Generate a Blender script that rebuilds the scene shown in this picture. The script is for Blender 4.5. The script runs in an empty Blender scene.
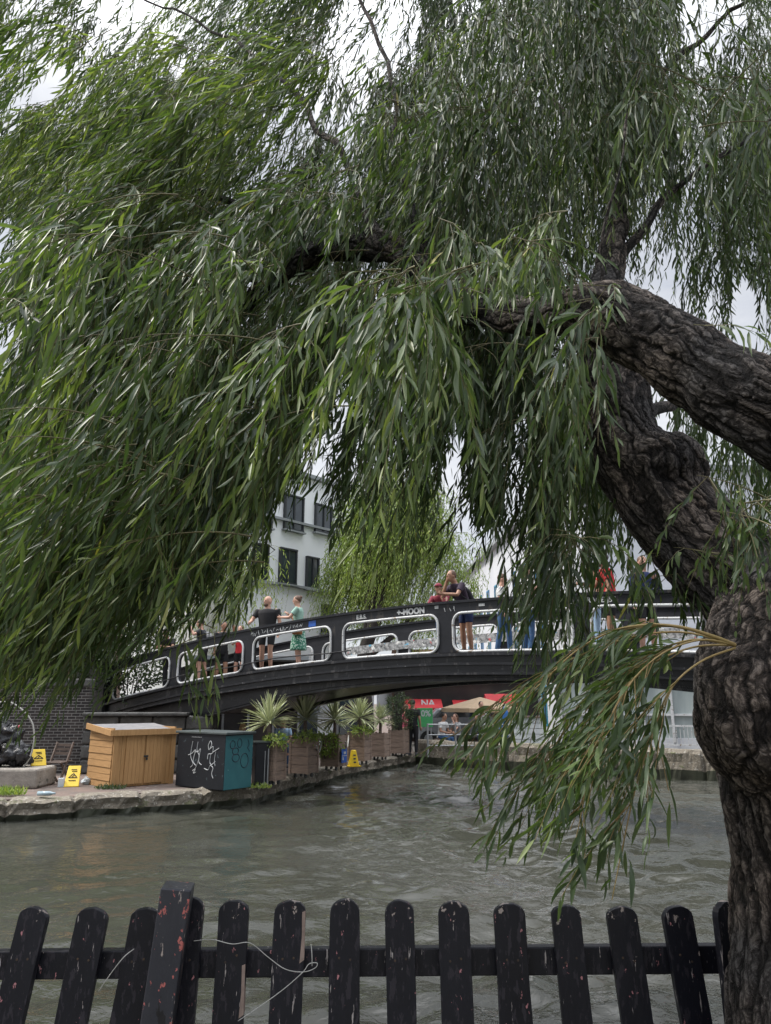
import bpy, bmesh, math, random
import numpy as np
from mathutils import Vector, Matrix, noise as mnoise
R = math.radians
random.seed(7)
RNG = np.random.default_rng(11)
C = bpy.context.scene.collection

# ------------------------------------------------------------------ camera, sky, sun, exposure
F, PITCH, CAMZ = 740.0, R(14.3), 2.1
SP, CP = math.sin(PITCH), math.cos(PITCH)
scn = bpy.context.scene
cam_d = bpy.data.cameras.new('camera'); cam = bpy.data.objects.new('camera', cam_d); C.objects.link(cam)
cam.location = (0, 0, CAMZ); cam.rotation_euler = (math.pi/2 + PITCH, 0, 0)
cam_d.sensor_fit = 'VERTICAL'; cam_d.sensor_height = 24; cam_d.lens = F/1024*24
cam_d.clip_start = .05; cam_d.clip_end = 900
scn.camera = cam
SUN_EL, SUN_AZ = R(50), R(278)          # azimuth clockwise from +Y
w = bpy.data.worlds.new('World'); scn.world = w; w.use_nodes = True
nt = w.node_tree; nt.nodes.clear()
def N(t, kind, **kw):
    n = t.nodes.new(kind)
    for k, v in kw.items():
        if k.startswith('i_'):
            n.inputs[k[2:].replace('_', ' ')].default_value = v
        else: setattr(n, k, v)
    return n
sky = N(nt, 'ShaderNodeTexSky', sky_type='NISHITA', sun_disc=False, sun_elevation=SUN_EL, sun_rotation=SUN_AZ)
tc = N(nt, 'ShaderNodeTexCoord'); mp = N(nt, 'ShaderNodeMapping'); mp.inputs['Scale'].default_value = (1, 1, 2.6)
nz = N(nt, 'ShaderNodeTexNoise', i_Scale=2.3, i_Detail=8.0, i_Roughness=.6, i_Distortion=.4)
cr = N(nt, 'ShaderNodeValToRGB')
cr.color_ramp.elements[0].position = .36; cr.color_ramp.elements[0].color = (6.2, 6.5, 7.2, 1)
cr.color_ramp.elements[1].position = .66; cr.color_ramp.elements[1].color = (10.2, 10.2, 10.3, 1)
mx = N(nt, 'ShaderNodeMixRGB'); mx.inputs[0].default_value = .88
bg = N(nt, 'ShaderNodeBackground', i_Strength=.078); wo = N(nt, 'ShaderNodeOutputWorld')
L = nt.links.new
L(tc.outputs['Generated'], mp.inputs[0]); L(mp.outputs[0], nz.inputs['Vector']); L(nz.outputs[0], cr.inputs[0])
# an overcast sky is brightest overhead
sxyz = N(nt, 'ShaderNodeSeparateXYZ'); zen = N(nt, 'ShaderNodeMapRange', interpolation_type='SMOOTHSTEP')
zen.inputs['From Min'].default_value = .62; zen.inputs['From Max'].default_value = 1.0; zen.inputs['To Min'].default_value = .49; zen.inputs['To Max'].default_value = 2.9
vm = N(nt, 'ShaderNodeVectorMath', operation='SCALE'); L(tc.outputs['Generated'], sxyz.inputs[0]); L(sxyz.outputs[2], zen.inputs[0]); L(zen.outputs[0], vm.inputs['Scale']); L(cr.outputs[0], vm.inputs[0])
L(sky.outputs[0], mx.inputs[1]); L(vm.outputs[0], mx.inputs[2]); L(mx.outputs[0], bg.inputs[0]); L(bg.outputs[0], wo.inputs[0])
sd = bpy.data.lights.new('sun', 'SUN'); so = bpy.data.objects.new('sun', sd); C.objects.link(so)
sd.energy = 1.5; sd.angle = R(10); sd.color = (1, .95, .87)
sdir = Vector((math.sin(SUN_AZ)*math.cos(SUN_EL), math.cos(SUN_AZ)*math.cos(SUN_EL), math.sin(SUN_EL)))
so.rotation_euler = sdir.to_track_quat('Z', 'Y').to_euler(); so.location = (0, 0, 30)
vs = scn.view_settings; vs.view_transform = 'Standard'; vs.look = 'None'; vs.gamma = 1; vs.exposure = 1.38; vs.use_curve_mapping = False
scn.cycles.max_bounces = 6; scn.cycles.diffuse_bounces = 2; scn.cycles.glossy_bounces = 3; scn.cycles.transparent_max_bounces = 6

# ------------------------------------------------------------------ helpers
def at(u, v, Y):
    a, b = (u-385.5)/F, -(v-512)/F
    dy, dz = CP-b*SP, SP+b*CP
    k = Y/dy
    return Vector((a*k, Y, CAMZ+dz*k))
def onz(u, v, z):
    a, b = (u-385.5)/F, -(v-512)/F
    dy, dz = CP-b*SP, SP+b*CP
    k = (z-CAMZ)/dz
    return Vector((a*k, dy*k, z))
def tag(o, label=None, cat=None, group=None, kind=None):
    if label: o['label'] = label
    if cat: o['category'] = cat
    if group: o['group'] = group
    if kind: o['kind'] = kind
    return o
def empty(name, loc=(0, 0, 0), rz=0, label=None, cat=None, group=None):
    o = bpy.data.objects.new(name, None); C.objects.link(o); o.empty_display_size = .1
    o.location = loc; o.rotation_euler = (0, 0, rz)
    return tag(o, label, cat, group)
def copy_tree(o, parent=None):
    c = o.copy(); C.objects.link(c); c.parent = parent
    for ch in list(o.children): copy_tree(ch, c)
    return c
class MB:
    def __init__(s): s.v = []; s.f = []; s.m = []
    def add(s, vs_, fs, mi=0):
        n = len(s.v); s.v += [tuple(p) for p in vs_]
        s.f += [tuple(i+n for i in f) for f in fs]; s.m += [mi]*len(fs); return s
    def box(s, c, d, rz=0, mi=0, M=None):
        x, y, z = d[0]/2, d[1]/2, d[2]/2
        m = Matrix.Translation(c) @ Matrix.Rotation(rz, 4, 'Z')
        if M is not None: m = Matrix.Translation(c) @ M
        vs_ = [m @ Vector(p) for p in [(-x,-y,-z),(x,-y,-z),(x,y,-z),(-x,y,-z),(-x,-y,z),(x,-y,z),(x,y,z),(-x,y,z)]]
        return s.add(vs_, [(0,3,2,1),(4,5,6,7),(0,1,5,4),(1,2,6,5),(2,3,7,6),(3,0,4,7)], mi)
    def bar(s, a, b, wd, th, mi=0, up=Vector((0, 0, 1))):
        a, b = Vector(a), Vector(b); d = (b-a); l = d.length; d.normalize()
        x = d.cross(up)
        if x.length < 1e-4: x = Vector((1, 0, 0))
        x.normalize(); y = x.cross(d)
        M = Matrix((x, d, y)).transposed().to_4x4()
        return s.box((a+b)/2, (wd, l, th), M=M, mi=mi)
    def tube(s, pts, rad, n=8, mi=0, cap=True, closed=False):
        pts = [Vector(p) for p in pts]; k = len(pts)
        if not hasattr(rad, '__len__'): rad = [rad]*k
        vs_ = []; X = None
        for i, p in enumerate(pts):
            if closed: d = pts[(i+1) % k]-pts[i-1]
            else: d = pts[min(i+1, k-1)]-pts[max(i-1, 0)]
            d.normalize()
            if X is None:
                X = d.orthogonal().normalized()
            else:
                X = (X-d*X.dot(d)); X = X.normalized() if X.length > 1e-6 else d.orthogonal().normalized()
            Yv = d.cross(X)
            for j in range(n):
                a = 2*math.pi*j/n
                vs_.append(p+(X*math.cos(a)+Yv*math.sin(a))*rad[i])
        fs = []
        for i in range(k if closed else k-1):
            i2 = (i+1) % k
            for j in range(n): fs.append((i*n+j, i*n+(j+1) % n, i2*n+(j+1) % n, i2*n+j))
        if cap and not closed: fs.append(tuple(range(n))[::-1]); fs.append(tuple((k-1)*n+j for j in range(n)))
        return s.add(vs_, fs, mi)
    def loft(s, secs, n=14, mi=0):      # secs: (center, rx, ry) ellipses kept horizontal-ish, stacked
        vs_ = []
        for c, rx, ry in secs:
            for j in range(n):
                a = 2*math.pi*j/n; vs_.append((c[0]+rx*math.cos(a), c[1]+ry*math.sin(a), c[2]))
        fs = [(i*n+j, i*n+(j+1) % n, (i+1)*n+(j+1) % n, (i+1)*n+j) for i in range(len(secs)-1) for j in range(n)]
        fs.append(tuple(range(n))[::-1]); fs.append(tuple((len(secs)-1)*n+j for j in range(n)))
        return s.add(vs_, fs, mi)
    def ball(s, c, r, nu=12, nv=8, mi=0, z0=-1.0, R3=None):
        rx, ry, rz = (r, r, r) if not hasattr(r, '__len__') else r
        vs_ = []; fs = []
        p0 = math.asin(z0) if z0 > -1 else -math.pi/2
        for i in range(nv+1):
            ph = p0+(math.pi/2-p0)*i/nv
            for j in range(nu):
                a = 2*math.pi*j/nu
                q = Vector((rx*math.cos(ph)*math.cos(a), ry*math.cos(ph)*math.sin(a), rz*math.sin(ph)))
                if R3 is not None: q = R3 @ q
                vs_.append(Vector(c)+q)
        for i in range(nv):
            for j in range(nu): fs.append((i*nu+j, i*nu+(j+1) % nu, (i+1)*nu+(j+1) % nu, (i+1)*nu+j))
        if z0 > -1: fs.append(tuple(range(nu))[::-1])
        return s.add(vs_, fs, mi)
    def prism(s, poly, z0, z1, mi=0):
        n = len(poly)
        vs_ = [(p[0], p[1], z0) for p in poly]+[(p[0], p[1], z1) for p in poly]
        return s.add(vs_, [tuple(range(n))[::-1], tuple(range(n, 2*n))]+[(i, (i+1) % n, n+(i+1) % n, n+i) for i in range(n)], mi)
    def build(s, name, mats, parent=None, smooth=False, bevel=0, loc=None, rz=0):
        me = bpy.data.meshes.new(name); me.from_pydata(s.v, [], s.f); me.update()
        if not isinstance(mats, (list, tuple)): mats = [mats]
        for m in mats: me.materials.append(m)
        if len(mats) > 1: me.polygons.foreach_set('material_index', s.m)
        bm = bmesh.new(); bm.from_mesh(me); bmesh.ops.recalc_face_normals(bm, faces=bm.faces); bm.to_mesh(me); bm.free()
        if smooth: me.polygons.foreach_set('use_smooth', [True]*len(me.polygons))
        o = bpy.data.objects.new(name, me); C.objects.link(o)
        if parent: o.parent = parent
        if loc is not None: o.location = loc; o.rotation_euler = (0, 0, rz)
        if bevel:
            b = o.modifiers.new('bevel', 'BEVEL'); b.width = bevel; b.segments = 2; b.limit_method = 'ANGLE'
        return o
def rot_pts(pts, c, rz):
    cs, sn = math.cos(rz), math.sin(rz)
    return [(c[0]+p[0]*cs-p[1]*sn, c[1]+p[0]*sn+p[1]*cs) for p in pts]

# ------------------------------------------------------------------ materials
def newmat(name):
    m = bpy.data.materials.new(name); m.use_nodes = True; t = m.node_tree; t.nodes.clear()
    out = N(t, 'ShaderNodeOutputMaterial'); return m, t, out
def pm(name, c1, c2=None, scale=6, rough=.7, bump=.0, bscale=None, stretch=(1, 1, 1), metal=0, spots=None, coord='Object', spec=.5, detail=6, emit=None):
    """colour varying c1..c2 by noise, optional spots=(colour, scale, threshold, stretch)"""
    m, t, out = newmat(name)
    p = N(t, 'ShaderNodeBsdfPrincipled', i_Roughness=rough, i_Metallic=metal); p.inputs['Specular IOR Level'].default_value = spec
    l = t.links.new; l(p.outputs[0], out.inputs[0])
    c2 = c2 or tuple(x*.75 for x in c1)
    tc = N(t, 'ShaderNodeTexCoord'); mp = N(t, 'ShaderNodeMapping'); mp.inputs['Scale'].default_value = stretch
    l(tc.outputs[coord], mp.inputs[0])
    nz = N(t, 'ShaderNodeTexNoise', i_Scale=scale, i_Detail=detail, i_Roughness=.6); l(mp.outputs[0], nz.inputs['Vector'])
    cr = N(t, 'ShaderNodeValToRGB'); e = cr.color_ramp.elements
    e[0].position, e[1].position = .32, .68; e[0].color = (*c1, 1); e[1].color = (*c2, 1)
    l(nz.outputs[0], cr.inputs[0]); col = cr.outputs[0]
    for sp in (spots or []):
        sc, ss, th, st = sp[:4]
        mp2 = N(t, 'ShaderNodeMapping'); mp2.inputs['Scale'].default_value = st; mp2.inputs['Location'].default_value = (ss, th*9, 3)
        l(tc.outputs[coord], mp2.inputs[0])
        n2 = N(t, 'ShaderNodeTexNoise', i_Scale=ss, i_Detail=4.0, i_Roughness=.65); l(mp2.outputs[0], n2.inputs['Vector'])
        r2 = N(t, 'ShaderNodeValToRGB'); r2.color_ramp.elements[0].position = th; r2.color_ramp.elements[1].position = th+.015
        fac = n2.outputs[0]
        if len(sp) > 4:      # wear gathers towards the top of the board
            sz = N(t, 'ShaderNodeSeparateXYZ'); gz = N(t, 'ShaderNodeNewGeometry'); l(gz.outputs['Position'], sz.inputs[0])
            mz = N(t, 'ShaderNodeMapRange'); mz.inputs['From Min'].default_value = sp[4][0]; mz.inputs['From Max'].default_value = sp[4][1]; mz.inputs['To Max'].default_value = sp[4][2]; l(sz.outputs[2], mz.inputs[0])
            az_ = N(t, 'ShaderNodeMath', operation='ADD'); l(fac, az_.inputs[0]); l(mz.outputs[0], az_.inputs[1]); fac = az_.outputs[0]
        l(fac, r2.inputs[0])
        mx = N(t, 'ShaderNodeMixRGB'); l(r2.outputs[0], mx.inputs[0]); l(col, mx.inputs[1]); mx.inputs[2].default_value = (*sc, 1)
        col = mx.outputs[0]
    l(col, p.inputs['Base Color'])
    if bump:
        n3 = N(t, 'ShaderNodeTexNoise', i_Scale=bscale or scale*3, i_Detail=8.0, i_Roughness=.65); l(mp.outputs[0], n3.inputs['Vector'])
        b = N(t, 'ShaderNodeBump', i_Strength=1.0, i_Distance=bump); l(n3.outputs[0], b.inputs['Height']); l(b.outputs[0], p.inputs['Normal'])
    if emit: p.inputs['Emission Color'].default_value = (*emit[:3], 1); p.inputs['Emission Strength'].default_value = emit[3]
    return m

M = {}
M['black_paint'] = pm('black_paint', (.005, .006, .009), (.011, .012, .017), 5, .42, .002, 30, spec=.35, spots=[((.035, .032, .03), 7, .60, (1, 1, .25)), ((.10, .07, .05), 16, .69, (1, 1, .4))])
M['girder'] = pm('girder', (.005, .0055, .008), (.014, .015, .019), 3, .38, .004, 12, spec=.4, stretch=(1, 1, 2), spots=[((.05, .048, .05), 4, .58, (1, 1, .3)), ((.12, .12, .12), 14, .68, (1, 1, .5))])
M['deck'] = pm('deck', (.12, .12, .115), (.08, .08, .08), 8, .85)
M['white_paint'] = pm('white_paint', (.58, .59, .60), (.46, .47, .48), 7, .45, spots=[((.25, .21, .17), 9, .60, (1, 1, 1)), ((.06, .05, .045), 22, .63, (1, 1, 1))])
M['rail_far'] = pm('rail_far', (.012, .013, .017), (.02, .02, .026), 5, .5, spec=.35)
M['grey_white'] = pm('grey_white', (.86, .88, .90), (.80, .83, .86), .6, .8, spots=[((.70, .74, .76), 1.2, .64, (1, 1, .25))])
M['white_render'] = pm('white_render', (.58, .60, .63), (.50, .52, .56), .5, .8)
M['ledge'] = pm('ledge', (.30, .32, .33), (.22, .24, .25), 2, .8)
M['glass_dark'] = pm('glass_dark', (.02, .028, .035), (.05, .065, .075), 1.2, .08, spec=.8)
M['frame_dark'] = pm('frame_dark', (.03, .035, .04), None, 4, .5)
M['frame_blue'] = pm('frame_blue', (.03, .16, .38), (.04, .2, .42), 3, .5)
M['frame_teal'] = pm('frame_teal', (.03, .22, .25), (.04, .2, .42), 3, .5)
M['curtain'] = pm('curtain', (.62, .65, .66), (.5, .54, .56), 9, .75, stretch=(1, 1, .05))
M['glass_pale'] = pm('glass_pale', (.26, .31, .31), (.42, .46, .46), 1, .1, stretch=(3, 3, .3), spec=.8)
M['concrete'] = pm('concrete', (.34, .31, .27), (.20, .18, .16), 3, .9, .02, 14, spots=[((.10, .10, .085), 3, .60, (1, 1, 1)), ((.38, .36, .33), 8, .66, (1, 1, 1))])
M['stone_edge'] = pm('stone_edge', (.22, .192, .15), (.135, .118, .095), 5, .92, .03, 16, spots=[((.12, .12, .07), 2.3, .60, (1, 1, 2)), ((.36, .34, .30), 14, .60, (1, 1, 1)), ((.09, .08, .065), 17, .60, (1, 1, 2))])
M['wet_stone'] = pm('wet_stone', (.05, .055, .035), (.028, .03, .02), 3, .5, .02, 9)
M['dark_stone'] = pm('dark_stone', (.12, .12, .115), (.045, .045, .043), 2.5, .9, .03, 7)
M['path'] = pm('path', (.17, .12, .10), (.10, .085, .075), 2, .95, .02, 20, spots=[((.22, .20, .18), 6, .62, (1, 1, 1))])
M['earth'] = pm('earth', (.12, .10, .07), (.07, .07, .04), 2, .95, .03, 15)
M['wood_new'] = pm('wood_new', (.46, .27, .115), (.36, .20, .08), 5, .7, .003, 40, stretch=(6, 6, .6), spots=[((.22, .12, .05), 4, .68, (1, 1, 1))])
M['wood_new_h'] = pm('wood_new_h', (.44, .25, .105), (.32, .18, .07), 5, .7, .003, 40, stretch=(.6, .6, 6))
M['roof_felt'] = pm('roof_felt', (.22, .21, .21), (.14, .14, .15), 6, .9)
M['wood_brown'] = pm('wood_brown', (.30, .215, .165), (.17, .125, .10), 4, .8, .004, 30, stretch=(1, 1, 6))
M['wood_grey'] = pm('wood_grey', (.16, .12, .10), (.08, .06, .05), 6, .85, stretch=(1, 1, 5))
M['cab_dark'] = pm('cab_dark', (.006, .008, .011), (.011, .013, .018), 4, .5, spec=.3, spots=[((.06, .08, .09), 9, .66, (1, 1, 1))])
M['cab_teal'] = pm('cab_teal', (.020, .105, .125), (.03, .14, .155), 3, .5, spots=[((.3, .5, .52), 9, .70, (1, 1, .6))])
M['cab_top'] = pm('cab_top', (.07, .085, .085), (.04, .05, .05), 4, .45)
M['chalk'] = pm('chalk', (.55, .56, .57), (.38, .40, .41), 20, .8)
M['ink'] = pm('ink', (.012, .02, .04), None, 20, .6)
M['yellow'] = pm('yellow', (.72, .50, .015), (.62, .42, .012), 4, .45)
M['blue_sign'] = pm('blue_sign', (.02, .10, .42), None, 4, .5)
M['rope'] = pm('rope', (.45, .44, .41), (.3, .3, .28), 30, .9)
M['string'] = pm('string', (.42, .42, .41), None, 10, .7)
M['bag_black'] = pm('bag_black', (.010, .010, .012), (.02, .02, .024), 5, .25, .03, 9)
M['litter'] = pm('litter', (.6, .62, .64), (.4, .5, .55), 8, .5)
M['plastic'] = pm('plastic', (.35, .45, .50), None, 8, .15)
M['pink'] = pm('pink_plastic', (.6, .05, .12), None, 4, .5)
M['metal_grey'] = pm('metal_grey', (.35, .36, .37), None, 6, .45, metal=.4)
M['red'] = pm('red_awning', (.55, .03, .035), (.42, .02, .03), 3, .7)
M['red_dark'] = pm('red_fascia', (.24, .035, .04), (.17, .03, .03), 3, .7)
M['beige'] = pm('beige_canvas', (.52, .38, .25), (.44, .32, .21), 3, .8)
M['green_sign'] = pm('green_sign', (.05, .32, .10), (.07, .38, .14), 3, .5)
M['car_paint'] = pm('car_paint', (.45, .47, .5), None, 2, .25, metal=.6)
M['tyre'] = pm('tyre', (.02, .02, .02), None, 2, .8)
M['blue'] = pm('blue_canvas', (.03, .14, .40), None, 3, .7)
M['interior_shade'] = pm('interior_shade', (.02, .02, .022), (.06, .05, .045), .8, .8)  # gloom of unlit rooms put into the base colour
M['brown_brick'] = pm('brown_brick', (.16, .10, .075), (.10, .07, .055), 2, .9)
M['cloth_patch'] = pm('cloth_patch', (.5, .52, .6), (.12, .2, .35), 3, .8)
M['stickers'] = pm('stickers', (.5, .5, .5), (.03, .035, .04), 15, .6, spots=[((.6, .1, .1), 7, .66, (1, 1, 1)), ((.1, .4, .6), 6.3, .64, (1, 1, 1)), ((.75, .75, .72), 8, .60, (1, 1, 1))])
M['picket'] = pm('picket_paint', (.0055, .006, .011), (.010, .011, .018), 6, .45, .003, 26, stretch=(1, 1, .35), spec=.35,
    spots=[((.42, .19, .21), 46, .672, (1, 1, .5)), ((.36, .33, .33), 54, .658, (1.4, 1.4, .16)), ((.026, .024, .033), 60, .57, (1, 1, .3)), ((.22, .12, .14), 18, .705, (1, 1, .5)), ((.34, .29, .27), 30, .735, (1, 1, .7), (1.40, 1.52, .19))])
M['picket_post'] = pm('post_paint', (.020, .022, .032), (.036, .037, .048), 7, .45, .003, 26, stretch=(1, 1, .35),
    spots=[((.42, .12, .11), 36, .635, (1, 1, .6)), ((.35, .30, .28), 34, .64, (1.3, 1.3, .3)), ((.008, .008, .012), 26, .62, (1, 1, .4))])
M['nail'] = pm('nail', (.10, .065, .045), (.05, .04, .035), 60, .7, metal=.3)
M['bare_wood'] = pm('bare_wood', (.30, .23, .20), (.20, .15, .13), 30, .9)

def brick_mat():
    m, t, out = newmat('brick'); l = t.links.new
    p = N(t, 'ShaderNodeBsdfPrincipled', i_Roughness=.9)
    tc = N(t, 'ShaderNodeTexCoord'); sx = N(t, 'ShaderNodeSeparateXYZ'); cx = N(t, 'ShaderNodeCombineXYZ')
    l(tc.outputs['Object'], sx.inputs[0]); l(sx.outputs[0], cx.inputs[0]); l(sx.outputs[2], cx.inputs[1])
    b = N(t, 'ShaderNodeTexBrick', i_Scale=1.0); b.inputs['Brick Width'].default_value = .20; b.inputs['Row Height'].default_value = .072
    b.inputs['Mortar Size'].default_value = .009; b.inputs['Mortar Smooth'].default_value = .3; b.inputs['Bias'].default_value = -.2
    b.inputs['Color1'].default_value = (.024, .021, .021, 1); b.inputs['Color2'].default_value = (.060, .050, .047, 1); b.inputs['Mortar'].default_value = (.20, .195, .185, 1)
    l(cx.outputs[0], b.inputs['Vector'])
    nz = N(t, 'ShaderNodeTexNoise', i_Scale=1.3, i_Detail=6.0); l(tc.outputs['Object'], nz.inputs['Vector'])
    mx = N(t, 'ShaderNodeMixRGB', blend_type='MULTIPLY'); mx.inputs[0].default_value = .7
    l(b.outputs[0], mx.inputs[1]); l(nz.outputs[0], mx.inputs[2])
    hs = N(t, 'ShaderNodeHueSaturation'); hs.inputs['Value'].default_value = 1.6; l(mx.outputs[0], hs.inputs['Color'])
    l(hs.outputs[0], p.inputs['Base Color'])
    bp = N(t, 'ShaderNodeBump', i_Distance=.01); bp.invert = True; l(b.outputs['Fac'], bp.inputs['Height']); l(bp.outputs[0], p.inputs['Normal'])
    l(p.outputs[0], out.inputs[0]); return m
M['brick'] = brick_mat()

def leaf_mat(name, stops, under, trans, rough=.42, tw=.31):
    m, t, out = newmat(name); l = t.links.new
    at_ = N(t, 'ShaderNodeAttribute', attribute_name='tone')
    cr = N(t, 'ShaderNodeValToRGB'); e = cr.color_ramp.elements
    e[0].position = stops[0][0]; e[0].color = (*stops[0][1], 1); e[1].position = stops[-1][0]; e[1].color = (*stops[-1][1], 1)
    for ps, c in stops[1:-1]:
        x = cr.color_ramp.elements.new(ps); x.color = (*c, 1)
    l(at_.outputs['Fac'], cr.inputs[0])
    g = N(t, 'ShaderNodeNewGeometry')
    mx = N(t, 'ShaderNodeMixRGB'); mx.inputs[2].default_value = (*under, 1)
    mm = N(t, 'ShaderNodeMath', operation='MULTIPLY'); mm.inputs[1].default_value = .55
    l(g.outputs['Backfacing'], mm.inputs[0]); l(mm.outputs[0], mx.inputs[0]); l(cr.outputs[0], mx.inputs[1])
    p = N(t, 'ShaderNodeBsdfPrincipled', i_Roughness=rough); p.inputs['Specular IOR Level'].default_value = .45
    l(mx.outputs[0], p.inputs['Base Color'])
    tr = N(t, 'ShaderNodeBsdfTranslucent')
    m2 = N(t, 'ShaderNodeMixRGB', blend_type='MULTIPLY'); m2.inputs[0].default_value = 1; m2.inputs[2].default_value = (*trans, 1)
    l(cr.outputs[0], m2.inputs[1]); l(m2.outputs[0], tr.inputs[0])
    ms = N(t, 'ShaderNodeMixShader'); ms.inputs[0].default_value = tw
    l(p.outputs[0], ms.inputs[1]); l(tr.outputs[0], ms.inputs[2]); l(ms.outputs[0], out.inputs[0]); return m
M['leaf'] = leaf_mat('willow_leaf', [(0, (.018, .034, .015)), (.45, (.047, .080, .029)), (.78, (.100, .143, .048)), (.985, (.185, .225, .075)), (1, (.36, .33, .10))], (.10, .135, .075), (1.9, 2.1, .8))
M['leaf_far'] = leaf_mat('far_willow_leaf', [(0, (.09, .14, .03)), (.5, (.19, .27, .06)), (1, (.36, .41, .12))], (.18, .22, .11), (1.7, 1.9, .8))
M['leaf_shrub'] = leaf_mat('shrub_leaf', [(0, (.02, .035, .018)), (.6, (.045, .07, .035)), (1, (.10, .13, .07))], (.07, .09, .06), (1.5, 1.8, .8))
M['leaf_pale'] = leaf_mat('pale_leaf', [(0, (.10, .17, .03)), (.5, (.20, .28, .05)), (1, (.42, .44, .12))], (.25, .3, .15), (1.3, 1.5, .7))
M['yucca'] = leaf_mat('yucca_leaf', [(0, (.05, .10, .035)), (.49, (.07, .13, .045)), (.51, (.66, .68, .42)), (1, (.74, .74, .50))], (.2, .24, .14), (1, 1.1, .7), tw=.2)
M['twig'] = pm('twig', (.13, .12, .045), (.09, .075, .035), 8, .6)
M['shoot'] = pm('shoot', (.26, .20, .07), (.20, .13, .05), 8, .6)

def bark_mat(name='bark', k=1.3, disp=.0145):
    m, t, out = newmat(name); l = t.links.new
    p = N(t, 'ShaderNodeBsdfPrincipled', i_Roughness=.9); p.inputs['Specular IOR Level'].default_value = .25
    a = N(t, 'ShaderNodeAttribute', attribute_name='barkco')
    def mathn(op, x, y, z=None):
        n = N(t, 'ShaderNodeMath', operation=op)
        for i_, q in enumerate((x, y, z)):
            if q is None: continue
            if hasattr(q, 'links'): l(q, n.inputs[i_])
            else: n.inputs[i_].default_value = q
        return n.outputs[0]
    def ramp(x, a0, a1, b0=0., b1=1.):
        r = N(t, 'ShaderNodeMapRange', interpolation_type='SMOOTHSTEP'); r.inputs['From Min'].default_value = a0; r.inputs['From Max'].default_value = a1
        r.inputs['To Min'].default_value = b0; r.inputs['To Max'].default_value = b1; l(x, r.inputs[0]); return r.outputs[0]
    def warp(src, sc_, amt, det):
        nd = N(t, 'ShaderNodeTexNoise', i_Scale=sc_, i_Detail=det, i_Roughness=.65); l(src, nd.inputs['Vector'])
        sub = N(t, 'ShaderNodeVectorMath', operation='SUBTRACT'); sub.inputs[1].default_value = (.5, .5, .5); l(nd.outputs['Color'], sub.inputs[0])
        sc = N(t, 'ShaderNodeVectorMath', operation='SCALE'); sc.inputs['Scale'].default_value = amt; l(sub.outputs[0], sc.inputs[0])
        ad = N(t, 'ShaderNodeVectorMath', operation='ADD'); l(src, ad.inputs[0]); l(sc.outputs[0], ad.inputs[1]); return ad.outputs[0]
    w1 = warp(a.outputs['Vector'], 5.0, .10, 3.0); w2 = warp(w1, 45.0*k, .022/k, 4.0)
    def vor(src, s3):
        mp = N(t, 'ShaderNodeMapping'); mp.inputs['Scale'].default_value = s3; l(src, mp.inputs[0])
        v = N(t, 'ShaderNodeTexVoronoi', feature='DISTANCE_TO_EDGE', i_Scale=1.0); l(mp.outputs[0], v.inputs['Vector']); return v.outputs['Distance']
    plates = ramp(vor(w2, (30*k, 30*k, 11*k)), .0, .16)
    furrow = ramp(vor(w2, (15*k, 15*k, 2.0*k)), .0, .17)
    mq = N(t, 'ShaderNodeMapping'); mq.inputs['Scale'].default_value = (1, 1, .45); l(w1, mq.inputs[0])
    fine = N(t, 'ShaderNodeTexNoise', i_Scale=70.0*k, i_Detail=8.0, i_Roughness=.7); l(mq.outputs[0], fine.inputs['Vector'])
    mid = N(t, 'ShaderNodeTexNoise', i_Scale=22.0*k, i_Detail=4.0, i_Roughness=.6); l(mq.outputs[0], mid.inputs['Vector'])
    big = N(t, 'ShaderNodeTexNoise', i_Scale=3.2, i_Detail=4.0); l(a.outputs['Vector'], big.inputs['Vector'])
    h = mathn('MULTIPLY_ADD', plates, .22, mathn('MULTIPLY', furrow, .62))
    h = mathn('MULTIPLY_ADD', mid.outputs[0], .5, h); h = mathn('MULTIPLY_ADD', fine.outputs[0], .42, h)
    tone = mathn('MULTIPLY', mathn('MULTIPLY', ramp(plates, 0, 1, .42, 1.), ramp(furrow, 0, 1, .22, 1.)), ramp(fine.outputs[0], .30, .72, .25, 1.7))
    cr = N(t, 'ShaderNodeValToRGB'); e = cr.color_ramp.elements; e[0].position = .05; e[0].color = (.0035, .0033, .0035, 1); e[1].position = 1.0; e[1].color = (.135, .125, .118, 1)
    x = e.new(.5); x.color = (.048, .043, .041, 1); l(mathn('MULTIPLY', tone, .72), cr.inputs[0])
    c4 = N(t, 'ShaderNodeValToRGB'); c4.color_ramp.elements[0].position = .40; c4.color_ramp.elements[1].position = .66
    c4.color_ramp.elements[0].color = (.62, .64, .68, 1); c4.color_ramp.elements[1].color = (1.5, 1.34, 1.22, 1); l(big.outputs[0], c4.inputs[0])
    mu = N(t, 'ShaderNodeMixRGB', blend_type='MULTIPLY'); mu.inputs[0].default_value = 1; l(cr.outputs[0], mu.inputs[1]); l(c4.outputs[0], mu.inputs[2])
    lich = N(t, 'ShaderNodeTexNoise', i_Scale=26.0, i_Detail=6.0, i_Roughness=.75); l(a.outputs['Vector'], lich.inputs['Vector'])
    lm = N(t, 'ShaderNodeMixRGB'); lm.inputs[2].default_value = (.15, .15, .135, 1); l(mathn('MULTIPLY', ramp(lich.outputs[0], .62, .70), ramp(big.outputs[0], .48, .62, .0, .75)), lm.inputs[0]); l(mu.outputs[0], lm.inputs[1])
    l(lm.outputs[0], p.inputs['Base Color'])
    d = N(t, 'ShaderNodeDisplacement'); d.inputs['Scale'].default_value = disp; d.inputs['Midlevel'].default_value = 1.1
    l(h, d.inputs['Height']); l(d.outputs[0], out.inputs['Displacement'])
    l(p.outputs[0], out.inputs[0]); m.displacement_method = 'BOTH'; return m
M['bark'] = bark_mat()
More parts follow.
